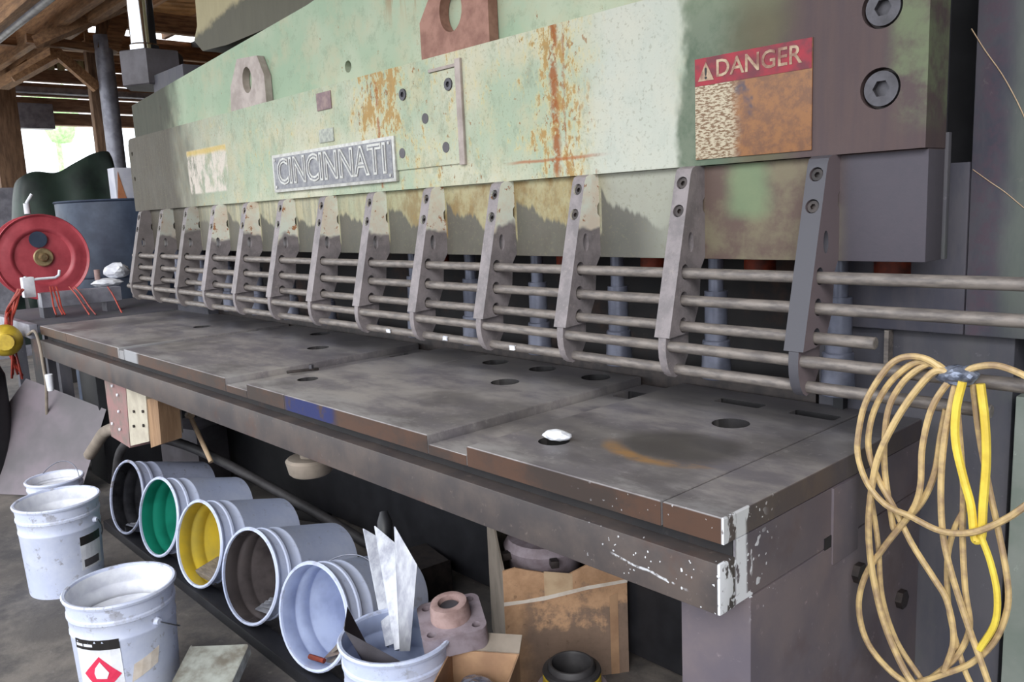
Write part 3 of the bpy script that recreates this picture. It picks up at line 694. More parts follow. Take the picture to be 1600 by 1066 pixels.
# --- guard brackets
xb0, step = -.851, -.336
def bracket_mesh():
    bm = B(); w2 = .022
    def yf(z): return 1.56+(z-1.08)*.243
    out = [(yf(1.08), 1.08), (yf(1.46), 1.46), (yf(1.47)+.004, 1.472), (1.672, 1.478), (1.708, 1.478), (1.708, 1.405), (1.700, 1.395), (1.700, 1.375), (1.708, 1.365), (1.708, 1.262), (1.690, 1.235), (1.682, 1.15), (1.652, 1.085)]
    holes = [circ(1.650, 1.300, .011, .024, 14), circ(1.626, 1.231, .0155, .0185, 14), circ(1.62, 1.167, .0155, .0185, 14), circ(1.616, 1.105, .0155, .0185, 14)]
    plate(bm, out, holes, *YZ(-w2, w2))
    a = B()
    hook = [(1.562, 1.079), (1.560, 1.055), (1.562, 1.03), (1.570, 1.005), (1.582, .988), (1.596, .980), (1.612, .984), (1.632, 1.0), (1.650, 1.03), (1.652, 1.084)]
    plate(bm, hook, [], *YZ(-.011, .011))
    me = bpy.data.meshes.new('b'); bmesh.ops.recalc_face_normals(bm, faces=bm.faces); bm.to_mesh(me); bm.free(); a.free()
    o = bpy.data.objects.new('b', me); C.objects.link(o)
    cb = B()
    for z in (1.44, 1.375):
        y = yf(z); d = Vector((0, 1, -.243)).normalized(); p = Vector((0, y, z)); cyl(cb, p-d*.02, p+d*.014, .0150, n=24)
    mc = bpy.data.meshes.new('c'); bmesh.ops.recalc_face_normals(cb, faces=cb.faces); cb.to_mesh(mc); cb.free(); oc = bpy.data.objects.new('c', mc); C.objects.link(oc)
    md = o.modifiers.new('b', 'BOOLEAN'); md.object = oc; md.operation = 'DIFFERENCE'; md.solver = 'EXACT'
    bpy.context.view_layer.update()
    res = bpy.data.meshes.new_from_object(o.evaluated_get(bpy.context.evaluated_depsgraph_get()))
    bm = B(); bm.from_mesh(res); bpy.data.objects.remove(o); bpy.data.objects.remove(oc)
    bmesh.ops.translate(bm, verts=bm.verts, vec=(0, -1.64, -1.0))
    bb = []
    for z in (1.44, 1.375):
        y = yf(z); d = Vector((0, -1, .243)).normalized(); c = B(); hexbolt(c, Vector((0, y-1.64, z-1.0))-d*.0135, d, .0125, .0095, 20); bb.append(c)
    return bm, bb
bm, bb = bracket_mesh()
br = obj('guard_bracket', bm, 'bracket', shear, ang=30)
for c in bb: obj('bracket_bolt', c, 'bolt', br)
brs = [br]
for k in range(1, 13): brs.append(copy_tree(br, shear))
for k, b in enumerate(brs): b.location = inv @ Vector((xb0+step*k, 1.64, 1.0))
# --- guard rods
def rod(y, z, x1, r=.0127):
    bm = B(); cyl(bm, (L0+.08, y, z), (x1, y, z), r, n=20, bev=.0015); part('guard_rod', bm, 'rod')
rod(1.626, 1.228, .55); rod(1.62, 1.164, .55); rod(1.616, 1.102, -.705); rod(1.578, 1.058, .55); rod(1.603, .999, -.488)
# --- hold-downs behind the rods
for k in range(13):
    x = -.90-.336*k
    bm = B(); cyl(bm, (x, 1.86, .925), (x, 1.86, 1.03), .040, .036, n=20, bev=.003); cyl(bm, (x, 1.86, 1.03), (x, 1.86, 1.16), .030, n=20); cyl(bm, (x, 1.86, 1.16), (x, 1.86, 1.27), .020, n=16)
    part('hold_down', bm, 'pist')
    if k in (0, 1, 2, 3, 5):
        bm = B(); cyl(bm, (x+.105, 1.90, 1.19), (x+.105, 1.90, 1.262), .040, n=16, bev=.004)
        part('spring_cup', bm, 'orange', label='orange spring cup')
bm = B(); box(bm, L0, -.99, 1.93, 1.96, .80, .925, .002); part('lower_blade', bm, 'bolt')
bm = B(); box(bm, L0, -.985, 2.05, 2.10, .70, 1.5); part('recess_shade_sheet', bm, 'dark')  # dark sheet put in for the shaded recess below the ram
# crown beam and left cylinder
bm = B(); plate(bm, [(-4.72, 2.40), (-4.66, 2.47), (-4.63, 2.9), (.7, 2.9), (.7, 2.33), (-4.3, 2.31), (-4.62, 2.33)], [], *XZ(2.0, 2.3)); part('crown_beam', bm, 'beam')
bm = B(); box(bm, L0-.0, L0+.45, 1.87, 2.3, .70, 2.25, .005); part('left_frame', bm, 'frame')
c = Vector((-5.18, 1.93, 2.20)); bm = B(); cyl(bm, c, c+Vector((0, 0, .20)), .185, n=6, bev=.006); part('cylinder_block', bm, 'greyblock', label='dark grey hexagonal cylinder block')
c = Vector((-5.29, 1.93, 2.40)); bm = B(); cyl(bm, c, c+Vector((0, 0, .07)), .084, n=28, bev=.01); cyl(bm, c+Vector((0, 0, .07)), c+Vector((0, 0, .6)), .074, n=28); part('piston_rod', bm, 'chrome', label='bright chrome piston rod')
# under bed disc and rod
bm = B(); c = Vector((-2.3, 1.21, .60)); cyl(bm, c, c+Vector((0, 0, .055)), .068, .076, n=26, bev=.008); cyl(bm, c+Vector((0, 0, .055)), c+Vector((0, 0, .12)), .03, n=12); part('levelling_disc', bm, 'cardshade', label='pale round disc hanging under the apron')
p = atY(297, 650, 1.4); q = atY(330, 722, 1.4); bm = B(); cyl(bm, p, q, .011, n=10); cyl(bm, p+Vector((-.02, 0, .0)), p+Vector((.02, 0, .01)), .018, n=8)
cyl(bm, p, p+Vector((0, .15, .15)), .008, n=8); part('linkage_rod', bm, 'kraft', label='thin tan linkage rod under the bed')

# ================================================================== THINGS ON THE BED
def crumple(name, c, sx, sy, sz, m, label, cat, seed, rot=0, sub=3):
    bm = B(); bmesh.ops.create_icosphere(bm, subdivisions=sub, radius=1); rnd = random.Random(seed)
    dirs = [Vector((rnd.uniform(-1, 1), rnd.uniform(-1, 1), rnd.uniform(-1, 1))).normalized() for _ in range(14)]
    for v in bm.verts:
        d = v.co.normalized(); k = 1-.30*max(0, max(abs(d.dot(e)) for e in dirs)-.6)*2.2
        k += rnd.uniform(-.05, .05); v.co = Vector((d.x*sx*k, d.y*sy*k, max(d.z*sz*k, -sz*.6)))
    o = obj(name, bm, m, smooth=False); o.location = c; o.rotation_euler = (0, 0, rot); return tag(o, label, cat)
crumple('crumpled_paper', (-1.262, 1.272, .893), .046, .026, .016, 'white', 'crumpled white paper stuffed in the round hole of the right bed plate', 'paper', 4, .3)
t = thing('hex_tool', 'small dark bar tool lying on the bed beside the channel strip', 'tool', (-2.60, 1.37, .8665))
bm = B(); box(bm, -.055, .055, -.009, .009, 0, .008, .002); obj('bar', bm, 'bolt', t); bm = B(); cyl(bm, (.03, 0, .008), (.03, 0, .022), .009, n=6); obj('nut', bm, 'bigbolt', t)
t.rotation_euler = (0, 0, 1.2)
for i, (px, py) in enumerate(((848, 515), (742, 530), (690, 498))):
    pass
# small white scraps caught on the lower rod
for i, (px, py, lab) in enumerate(((606, 507, 'left hand white paper scrap caught on the lowest guard rod'), (695, 522, 'middle white paper scrap caught on the lowest guard rod'), (800, 537, 'right hand white paper scrap caught on the lowest guard rod'))):
    p = atY(px, py, 1.587)
    bm = B(); box(bm, -.011, .011, -.002, .002, -.006, .006, .001); bumpy(bm, .002, i); o = obj('paper_scrap', bm, 'white'); o.location = (p.x, 1.5875, 1.0); tag(o, lab, 'paper')

# ================================================================== PAILS
def pail(name, label, inside, outer, loc, rot=(0, 0, 0), r=.148, h=.36, handle=True, hang=-1.2, group=None, hang_az=0.):
    t = thing(name, label, 'pail', loc, rot, group); rb = r*.90; s = h/.36
    R = lambda z: rb+(r-rb)*z/h
    prof = [(0, .004), (rb-.006, .004), (rb, 0), (rb+.001, .008)]; 
    for z in (.245*s, ): prof += [(R(z), z), (R(z)+.002, z+.004), (R(z)+.002, z+.010), (R(z), z+.014)]
    for z in (.295*s, ): prof += [(R(z), z), (R(z)+.0032, z+.004), (R(z)+.0032, z+.012), (R(z), z+.016)]
    prof += [(R(h-.014), h-.014), (r+.006, h-.012), (r+.008, h-.005), (r+.004, h), (r-.003, h-.001), (r-.004, h-.008)]
    no = len(prof)-1
    zs = [(.312, 0), (.306, .004), (.300, .004), (.294, 0), (.258, 0), (.252, .003), (.246, .003), (.240, 0), (.09, 0)]
    for z, dz in zs: prof.append((R(z*s)-.004+dz, z*s))
    prof += [(rb-.006, .012), (0, .010)]
    mids = [0]*no+[1]*(len(prof)-1-no)
    bm = B(); lathe(bm, prof, 44, mids=mids); obj('body', bm, [outer, inside], t)
    if handle:
        for sg in (-1, 1):
            a = hang_az+(PI if sg > 0 else 0); c = Vector((math.cos(a), math.sin(a), 0))
            bm = B(); cyl(bm, c*(R(.27*s)-.002)+Vector((0, 0, .27*s)), c*(R(.27*s)+.012)+Vector((0, 0, .27*s)), .013, .009, n=12); obj('handle_ear', bm, outer, t)
        pts = []; a = Vector((math.cos(hang_az), math.sin(hang_az), 0)); rr = r+.012
        b = Vector((-math.sin(hang_az), math.cos(hang_az), 0))*math.cos(hang)+Vector((0, 0, 1))*math.sin(hang)
        for i in range(13):
            th = PI*i/12; pts.append(a*rr*math.cos(th)+b*(rr+.004)*1.05*math.sin(th)+Vector((0, 0, .27*s)))
        bm = B(); tube(bm, pts, .0022, 6, 3); obj('handle', bm, 'wire', t)
    return t, R
# standing pails
b1, R1 = pail('pail', 'front white pail with a flammable diamond label, standing on the floor', 'white', 'pail', (-2.50, .668, 0), hang=-.62, hang_az=.35)
b2, R2 = pail('pail', 'upright white pail with a black and white side label, behind the front one', 'white', 'pail', (-3.515, .752, 0), hang=-.95, hang_az=.75)
b3, R3 = pail('pail', 'smallest upright white pail with raised wire handle, by the grey sheet', 'white', 'pail', (-4.19, .90, 0), r=.117, h=.26, hang=1.05, hang_az=.5)
# added white disc inside pails 1-3, standing for their bright interior
for t, r_, z in ((b1, .134, .27), (b2, .134, .27), (b3, .109, .215)):
    bm = B(); lathe(bm, [(0, z), (r_*.6, z+.003), (r_-.006, z-.004), (r_-.012, z-.02), (0, z-.02)], 30); obj('bright_fill_disc', bm, 'white', t)
def cone_patch(t, R, poly, az, z0, name, m, off=.0015, cuts=3, lab=None):
    """poly in (arc metres, height) wrapped on the pail wall"""
    bm = B(); vs = [bm.verts.new((a, b, 0)) for a, b in poly]; bm.faces.new(vs)
    bmesh.ops.triangulate(bm, faces=bm.faces)
    bmesh.ops.subdivide_edges(bm, edges=bm.edges, cuts=cuts, use_grid_fill=True)
    ex = bmesh.ops.extrude_face_region(bm, geom=list(bm.faces)); 
    for v in ex['geom']:
        if isinstance(v, bmesh.types.BMVert): v.co.z = .0006
    for v in bm.verts:
        z = z0+v.co.y; rr = R(z)+off+v.co.z; a = az+v.co.x/R(z); v.co = Vector((rr*math.cos(a), rr*math.sin(a), z))
    return obj(name, bm, m, t, smooth=False, label=lab)
rect = lambda a0, a1, b0, b1: [(a0, b0), (a1, b0), (a1, b1), (a0, b1)]
# front pail label; azimuth facing the camera
azc = math.atan2(-.668, 2.50)
la = azc-.52
cone_patch(b1, R1, rect(-.080, .055, -.10, .085), la, .166, 'label', 'white', .0008, 4)
cone_patch(b1, R1, rect(-.080, .055, .062, .092), la, .166, 'label_band', 'blackprint', .0016, 4, lab='black print band of the label')
cone_patch(b1, R1, [(-.060, -.005), (-.005, -.062), (.050, -.005), (-.005, .052)], la, .156, 'hazard_diamond', 'pink', .0016, 4, lab='red flammable diamond')
cone_patch(b1, R1, [(-.020, -.022), (.010, -.022), (.018, -.004), (.008, .012), (.004, .004), (-.004, .030), (-.012, .006), (-.020, .010), (-.024, -.006)], la, .162, 'flame_mark', 'white', .0026, 1)
cone_patch(b1, R1, rect(-.074, -.05, .072, .080), la, .166, 'label_print', 'white', .0026, 1)
cone_patch(b1, R1, rect(-.046, -.018, .072, .080), la, .166, 'label_print', 'white', .0026, 1)
cone_patch(b1, R1, [(-.03, -.035), (.045, -.005), (.055, .045), (-.02, .018)], azc+.22, .15, 'paper_patch', 'tape', .001, 2, lab='cream torn paper patch')
az2 = math.atan2(-.735, 3.56)
cone_patch(b2, R2, rect(-.03, .07, -.06, .075), az2+.62, .15, 'label', 'white', .0008, 4)
cone_patch(b2, R2, rect(-.03, .07, .04, .075), az2+.62, .15, 'label_band', 'blackprint', .0018, 4, lab='black print band of the label')
cone_patch(b2, R2, rect(-.02, .05, -.05, -.02), az2+.62, .15, 'label_print', 'greyblock', .0018, 3)
# lying pails, mouths toward the camera side
def lying(label, px, py, inside, outer, az, **k):
    c = atZ(px, py, .212); r = .156
    d = Vector((math.sin(az)*.975, -math.cos(az)*.975, .215)).normalized(); q = d.to_track_quat('Z', 'Y')
    t, R = pail('pail', label, inside, outer, c-d*.36, (0, 0, 0), r=r, hang=k.get('hang', -1.35), hang_az=k.get('haz', .2), handle=k.get('handle', True))
    t.rotation_euler = q.to_euler(); t['_d'] = 0; del t['_d']; return t, c, d
LY = [lying('lying pail with a glossy black inside, leftmost of the row under the bed', 196, 777, 'in_black', 'pail_grey', .10, handle=False),
      lying('lying pail with a green painted inside, in the row under the bed', 246, 808, 'in_green', 'pail_clean', .12, handle=False),
      lying('lying pail with a yellow painted inside, in the row under the bed', 309, 850, 'in_yellow', 'pail_clean', .12, handle=False),
      lying('lying pail with a brown grey inside holding bright metal offcuts', 388, 901, 'in_grey', 'pail_clean', .14, handle=False),
      lying('lying pail with a bluish white inside, rightmost of the row under the bed', 487, 964, 'in_silver', 'pail_clean', .16, hang=-.5, haz=-.2)]
bm = B(); box(bm, -4.05, -1.98, 1.045, 1.115, 0, .043, .006); o = obj('skid_bar', bm, 'black'); tag(o, 'long dark bar on the floor carrying the mouths of the lying pails', 'bar')
def inside(i, depth, side, up):
    """point inside lying pail i: depth from the mouth, sideways, height above the wall"""
    t, c, d = LY[i]; sdv = Vector((-d.y, d.x, 0)).normalized(); upv = sdv.cross(d).normalized()
    if upv.z < 0: upv = -upv
    return c-d*depth+sdv*side-upv*(.150-depth*.042-up)
def put(o, i, depth, side, up, rz=0):
    t, c, d = LY[i]; o.location = inside(i, depth, side, up); o.rotation_euler = (math.asin(d.z)*math.cos(0), 0, rz+math.atan2(-d.x, d.y)*0)
for i, wd in enumerate(('undermost', 'second lowest', 'second highest', 'topmost')):
    bm = B(); box(bm, -.050, .050, -.008, .008, -.003, .003, .001); o = obj('metal_offcut', bm, 'alu'); put(o, 3, .08+.02*i, .01, .016+.0085*i, .25+.12*i)
    tag(o, wd+' bright metal offcut in the brown grey lying pail', 'offcut', 'offcuts in the grey lying pail')
for i, wd in enumerate(('front', 'middle', 'rear')):
    bm = B(); box(bm, -.05, .05, -.006, .006, -.002, .002, .001); o = obj('metal_strip', bm, 'alu'); put(o, 0, .05+.03*i, .0, .014+.006*i, .3+.4*i); tag(o, wd+' thin bright strip lying in the black lined pail', 'offcut', 'strips in the black lined pail')
bm = B(); box(bm, -.07, .07, -.05, .05, -.012, .012, .002); o = obj('steel_offcut', bm, 'rod'); put(o, 2, .09, 0, .034, .1); tag(o, 'grey steel block in the yellow lined pail', 'offcut')
for i in range(4):
    bm = B(); box(bm, -.055+.008*i, .055-.008*i, -.075, .075, -.0015, .0015, .001); o = obj('sheet_offcut', bm, ['rod', 'cardgrey', 'cardshade', 'rod'][i]); put(o, 4, .13, .03, .03+.026*i, .25*i); o.rotation_euler[1] = -.30-.15*i
    tag(o, ['lowest brown grey', 'tan card like', 'pale grey', 'uppermost brown grey'][i]+' sheet offcut inside the bluish white lying pail', 'offcut')
bm = B(); cyl(bm, (-.03, 0, 0), (.03, 0, 0), .008, n=8); o = obj('orange_offcut', bm, 'orange'); put(o, 4, .035, .0, .014, .3); tag(o, 'small orange piece at the mouth of the bluish white lying pail', 'offcut')
# front pail at the bottom with steel plate and strips
fc = atZ(618, 990, .36); fb, RF = pail('pail', 'bottom centre white pail holding a grey plate and bright strips', 'in_silver', 'pail_clean', (fc.x, fc.y, 0), r=.137, handle=True, hang=-1.2, hang_az=-1.15)
t = thing('steel_plate', 'dark grey sheet offcut leaning inside the bottom centre pail', 'sheet', (fc.x, fc.y, 0))
bm = B()
pz = [atZ(543, 948, .47), atZ(538, 985, .42), atZ(630, 1036, .345), Vector((fc.x+.05, fc.y+.02, .06)), Vector((fc.x-.05, fc.y+.03, .06))]
off = Vector((fc.x, fc.y, 0)); nn = (pz[1]-pz[0]).cross(pz[2]-pz[0]).normalized()*.003
a = [bm.verts.new(p-off) for p in pz]; b = [bm.verts.new(p-off+nn) for p in pz]; bm.faces.new(a); bm.faces.new(b[::-1])
for i in range(5): bm.faces.new((a[i], a[(i+1) % 5], b[(i+1) % 5], b[i]))
obj('sheet', bm, 'greyblock', t)
def angle_strip(top_px, top2_px, bot_px, Yt, Yb, wd, label, tip):
    """L-section strip between a bottom point in the pail and a pointed top"""
    p = atY(*bot_px, Yb); q = atY(*top_px, Yt); ax = (q-p); Ln = ax.length; ax.normalize()
    side = Vector((.80, .60, 0)); side = (side-ax*side.dot(ax)).normalized(); nrm = ax.cross(side).normalized(); th = .0028
    t = thing('angle_strip', label, 'metal strip', p); bm = B()
    for s0, s1, sd in ((0, wd, side), (0, wd*.8, (side*.15+nrm).normalized())):
        n2 = ax.cross(sd).normalized()*th
        pts = [sd*s0*.35, sd*s1*.45, ax*(Ln-tip)+sd*s1, ax*Ln+sd*s0]
        A = [bm.verts.new(v) for v in pts]; Bv = [bm.verts.new(v+n2) for v in pts]
        bm.faces.new(A); bm.faces.new(Bv[::-1])
        for i in range(4): bm.faces.new((A[i], A[(i+1) % 4], Bv[(i+1) % 4], Bv[i]))
    obj('strip', bm, 'alu', t, smooth=False)
yb = fc.y+.02
angle_strip((568, 826), None, (604, 1010), yb+.10, yb, .045, 'left bright angle strip sticking out of the bottom centre pail', .05)
angle_strip((586, 822), None, (618, 1016), yb+.09, yb, .060, 'middle bright angle strip sticking out of the bottom centre pail', .08)
angle_strip((617, 823), None, (626, 1018), yb+.06, yb, .055, 'right bright angle strip with a black mark, in the bottom centre pail', .10)
bm = B(); p = atY(600, 800, yb+.16); q = atY(612, 1000, yb+.06); tube(bm, [p, p*.5+q*.5, q], lambda f: .022*min(1, .55+f*9), 14, 6); o = obj('black_tube', bm, 'black'); tag(o, 'glossy black tube standing among the bright strips', 'tube')
# floor clutter behind
for i, (px, py, z, sx, sy, sz, m, lab, cat) in enumerate((
    (470, 800, .03, .16, .03, .02, 'dark', 'dark steel bar lying far back under the bed', 'bar'),
    (650, 900, .06, .10, .10, .07, 'bolt', 'dark rusty lump under the bed behind the strips', 'scrap'),
    (255, 700, .0, 0, 0, 0, None, '', ''))):
    if m is None: continue
    p = atZ(px, py, z); bm = B(); box(bm, -sx, sx, -sy, sy, -z, sz, .006); bumpy(bm, .004, i); o = obj('scrap_block', bm, m); o.location = (p.x, max(p.y, 1.25), z); o.rotation_euler = (0, 0, .4+i); tag(o, lab, cat)
p = atZ(245, 745, .02)
bm = B(); box(bm, -.15, .15, -.10, .10, 0, .34, .008); o = obj('grey_block', bm, 'greyblock'); o.location = (-4.35, 1.62, 0); o.rotation_euler = (0, 0, .3); tag(o, 'dark grey block standing behind the black lined pail', 'block')
bm = B(); tube(bm, [(-4.35, 1.20, .10), (-4.25, 1.22, .30), (-4.02, 1.26, .40), (-3.75, 1.40, .36), (-3.2, 1.6, .18), (-2.7, 1.7, .06)], .022, 10, 6); o = obj('black_hose', bm, 'rubber'); tag(o, 'thick black hose curving behind the lying pails', 'hose')
bm = B(); tube(bm, [(-4.62, 1.17, .22), (-4.50, 1.18, .30), (-4.36, 1.19, .385), (-4.22, 1.22, .42), (-4.05, 1.28, .43)], .030, 12, 6); o = obj('grey_conduit_hose', bm, 'cardshade'); tag(o, 'pale grey curved hose under the switch box', 'hose')

# ================================================================== BOXES, BEARING, COUPLING
A = Vector((-1.70, 1.47, 0)); Bv = Vector((-1.495, 1.778, 0)); ex = (Bv-A).normalized(); ey = Vector((-ex.y, ex.x, 0)); Wd = (Bv-A).length; Dp = .36
bx = thing('cardboard_box', 'tall brown cardboard box with white tape, under the right end of the bed', 'box', A); bx.rotation_euler = (0, 0, math.atan2(ex.y, ex.x))
hb = .372
def wall_panel(name, x0, x1, y0, y1, z0, tops, m):
    bm = B(); n = len(tops)-1; A_ = []; B_ = []
    along = (x1-x0) > (y1-y0)
    for i, h in enumerate(tops):
        f = i/n
        if along: A_.append((x0+(x1-x0)*f, y0, h)); B_.append((x0+(x1-x0)*f, y1, h))
        else: A_.append((x0, y0+(y1-y0)*f, h)); B_.append((x1, y0+(y1-y0)*f, h))
    va = [bm.verts.new((p[0], p[1], z0)) for p in A_]; vb = [bm.verts.new(p) for p in A_]
    vc = [bm.verts.new((p[0], p[1], z0)) for p in B_]; vd = [bm.verts.new(p) for p in B_]
    for i in range(n):
        bm.faces.new((va[i], va[i+1], vb[i+1], vb[i])); bm.faces.new((vc[i+1], vc[i], vd[i], vd[i+1])); bm.faces.new((vb[i], vb[i+1], vd[i+1], vd[i])); bm.faces.new((va[i], vc[i], vc[i+1], va[i+1]))
    bm.faces.new((va[0], vb[0], vd[0], vc[0])); bm.faces.new((va[-1], vc[-1], vd[-1], vb[-1]))
    return obj(name, bm, m, bx, smooth=False)
wall_panel('front_panel', 0, Wd, 0, .006, 0, [.365, .372, .360, .350, .335, .330, .345, .36, .38, .39, .385], 'card_front')
wall_panel('side_panel', 0, .006, .006, Dp, 0, [.37, .40, .44, .45, .455], 'cardshade')
wall_panel('side_panel', Wd-.006, Wd, .006, Dp, 0, [.38, .38, .38], 'card')
wall_panel('back_panel', .006, Wd-.006, Dp-.006, Dp, 0, [.44, .44, .44], 'cardshade')
bm = B(); box(bm, .006, Wd-.006, .006, Dp-.006, 0, .01); obj('bottom_panel', bm, 'cardshade', bx)
bm = B(); plate(bm, [(-.001, .258), (.12, .262), (.25, .280), (Wd+.001, .288), (Wd+.001, .298), (.25, .291), (.13, .276), (.06, .270), (-.001, .270)], [], *XZ(-.0012, -.0002)); obj('tape_strip', bm, 'tape', bx, label='glossy white tape across the front')
bm = B(); plate(bm, [(.12, .272), (.205, .282), (.205, .335), (.12, .352)], [], *XZ(-.0010, -.0002)); obj('paper_tape', bm, 'kraft', bx)
bm = B(); plate(bm, [(Wd-.055, .0), (Wd-.03, .0), (Wd-.03, .26), (Wd-.055, .25)], [], *XZ(-.0014, -.0002)); obj('box_stripe', bm, 'card', bx)
# dark gear part in the box mouth
t = thing('gear_casting', 'dark round casting sitting in the mouth of the tall cardboard box', 'machine part', A+ex*.15+ey*.14+Vector((0, 0, .01)))
bm = B(); lathe(bm, [(0, 0), (.10, 0), (.11, .33), (.12, .345), (.125, .37), (.11, .395), (.06, .40), (.05, .42), (0, .42)], 28); obj('body', bm, 'castiron', t)
for i in range(5): bm = B(); box(bm, -.012, .012, .08, .150, .35, .372, .003, Matrix.Rotation(.4+i*1.25, 4, 'Z')); obj('lug_arm', bm, 'bolt', t)
# small open carton
sc_ = atZ(745, 1046, .315)
sb = thing('open_carton', 'low open cardboard carton with clear plastic inside, at the bottom edge', 'box', (sc_.x, sc_.y, 0), (0, 0, .62))
bm = B(); hh = .315; a_ = .088; b_ = .08
box(bm, -a_, a_, -b_, -b_+.004, 0, hh); box(bm, -a_, a_, b_-.004, b_, 0, hh); box(bm, -a_, -a_+.004, -b_+.004, b_-.004, 0, hh); box(bm, a_-.004, a_, -b_+.004, b_-.004, 0, hh); box(bm, -a_+.004, a_-.004, -b_+.004, b_-.004, 0, .006); obj('carton_walls', bm, 'card', sb)
bm = B(); box(bm, -a_, a_, 0, .05, 0, .004, mat=Matrix.Translation((0, b_, hh)) @ Matrix.Rotation(.5, 4, 'X')); obj('flap', bm, 'cardshade', sb)
crumple('plastic_bag', (sc_.x, sc_.y, .25), .072, .065, .05, 'foil', 'crumpled clear plastic bag inside the low open carton', 'bag', 9)
# bearing block
bc = atZ(708, 972, .36)
t = thing('bearing_block', 'grey square flanged bearing resting on the pail rim and the open carton', 'bearing', (bc.x, bc.y, .325), (.12, -.10, 1.02))
bm = B(); o4 = rrect(-.082, .082, -.082, .082, .025, 4)
plate(bm, o4, [circ(.057, .057, .012, n=12), circ(-.057, -.057, .012, n=12), circ(.057, -.057, .012, n=12), circ(-.057, .057, .012, n=12), circ(0, 0, .03, n=20)], *XY(0, .055)); obj('flange', bm, 'castiron', t)
bm = B(); lathe(bm, [(.028, .02), (.028, .098), (.034, .10), (.046, .098), (.05, .085), (.052, .055), (.06, .052)], 30); obj('bearing_ring', bm, 'pinkrust', t)
bm = B(); cyl(bm, (0, 0, .0), (0, 0, .088), .026, n=18, bev=.003); obj('hub_insert', bm, 'bigbolt', t)
# coupling
cc = atZ(893, 1036, .21)
t = thing('pipe_coupling', 'black ringed pipe coupling with a yellow band, bottom edge before the tall box', 'coupling', (cc.x, cc.y, 0))
bm = B(); lathe(bm, [(.0, .08), (.046, .08), (.05, .205), (.053, .212), (.058, .212), (.062, .206), (.064, .185), (.064, 0), (0, 0)], 36); obj('sleeve', bm, 'rubber', t)
bm = B(); lathe(bm, [(.064, .198), (.076, .196), (.078, .190), (.075, .184), (.064, .184)], 36); obj('rim_ring', bm, 'rubber', t)
bm = B(); lathe(bm, [(.064, .183), (.077, .181), (.078, .150), (.064, .148)], 36); obj('yellow_band', bm, 'yellow', t, label='dirty yellow band')
bm = B(); lathe(bm, [(.064, .146), (.094, .144), (.096, .11), (.094, .0), (.064, .0)], 36); obj('flange_base', bm, 'castiron', t)
# plank at the bottom left
pc = atZ(326, 1050, .10)
t = thing('dirty_plank', 'pale dirty board lying at the bottom edge right of the front pail', 'board', (pc.x, pc.y, .0))
bm = B(); box(bm, -.09, .09, -.30, .10, -.02, .02, .006); bumpy(bm, .003, 4)
place(bm, Matrix.Translation((0, 0, .09)) @ Matrix.Rotation(.78, 4, 'Z') @ Matrix.Rotation(.25, 4, 'X')); obj('board', bm, 'plank', t)
# white debris bottom right
p = atX(1580, 1060, -.35)
crumple('white_rag', (-.42, 1.62, .05), .12, .10, .06, 'white', 'dirty white rag on the floor at the bottom right corner', 'rag', 21)
crumple('grey_rag', (-.33, 1.74, .10), .10, .09, .11, 'greymetal', 'grey lump on the floor behind the white rag at right', 'rag', 22)

# ================================================================== LEFT END UNDER THE BED
t = thing('leaning_sheet', 'large grey sheet leaning under the far left end of the bed', 'sheet', (-4.9, 1.1, 0))
P = [atX(42, 592, -5.22), atX(166, 640, -4.72), atZ(124, 778, .0), atZ(-30, 800, 0.0)]
P[2].z = .004; _n = (P[1]-P[0]).cross(P[2]-P[1]); _h = _n.cross(Vector((0, 0, 1))).normalized(); _h = _h if _h.dot(P[0]-P[1]) > 0 else -_h; P[3] = P[2]+_h*.85
bm = B(); off = Vector((-4.9, 1.1, 0)); a = [bm.verts.new(p-off) for p in P]; nn = Vector((.006, .004, 0)); b = [bm.verts.new(p-off-nn) for p in P]
bm.faces.new(a); bm.faces.new(b[::-1])
for i in range(4): bm.faces.new((a[i], a[(i+1) % 4], b[(i+1) % 4], b[i]))
obj('sheet', bm, 'sheet', t, smooth=False)
# switch box + wood block
t = thing('switch_box', 'cream and pink metal switch box with screws hanging under the bed', 'switch box', (-4.2, 1.2, .4))
def quadbox(pxs, Y, d, m, name, par, lab=None):
    c = par.location; bm = B(); a = [bm.verts.new(atY(x, y, Y)-c) for x, y in pxs]; b = [bm.verts.new(atY(x, y, Y)+Vector(d)-c) for x, y in pxs]
    bm.faces.new(a); bm.faces.new(b[::-1])
    for i in range(4): bm.faces.new((a[i], a[(i+1) % 4], b[(i+1) % 4], b[i]))
    return obj(name, bm, m, par, smooth=False, label=lab)
cw = [(196, 590), (226, 598), (233, 690), (204, 697)]
quadbox(cw, 1.17, (-.03, .16, 0), 'plaster', 'cover', t)
quadbox([(162, 588), (195, 590), (203, 700), (174, 682)], 1.172, (-.0, .10, 0), 'rustbox', 'side_plate', t)
for x, y in ((176, 603), (184, 617), (186, 643), (176, 662), (188, 671), (210, 643), (224, 643), (210, 666), (225, 665)):
    p = atY(x, y, 1.168)-t.location; bm = B(); cyl(bm, p, p+Vector((0, -.006, 0)), .007, n=8); obj('screw', bm, 'white' if x < 200 else 'bolt', t)
t2 = thing('wood_block', 'tan wooden block hanging beside the cream switch box', 'wood', (-3.95, 1.2, .4))
quadbox([(229, 624), (246, 622), (252, 694), (236, 700)], 1.175, (-.03, .10, 0), 'woodblock', 'block', t2)
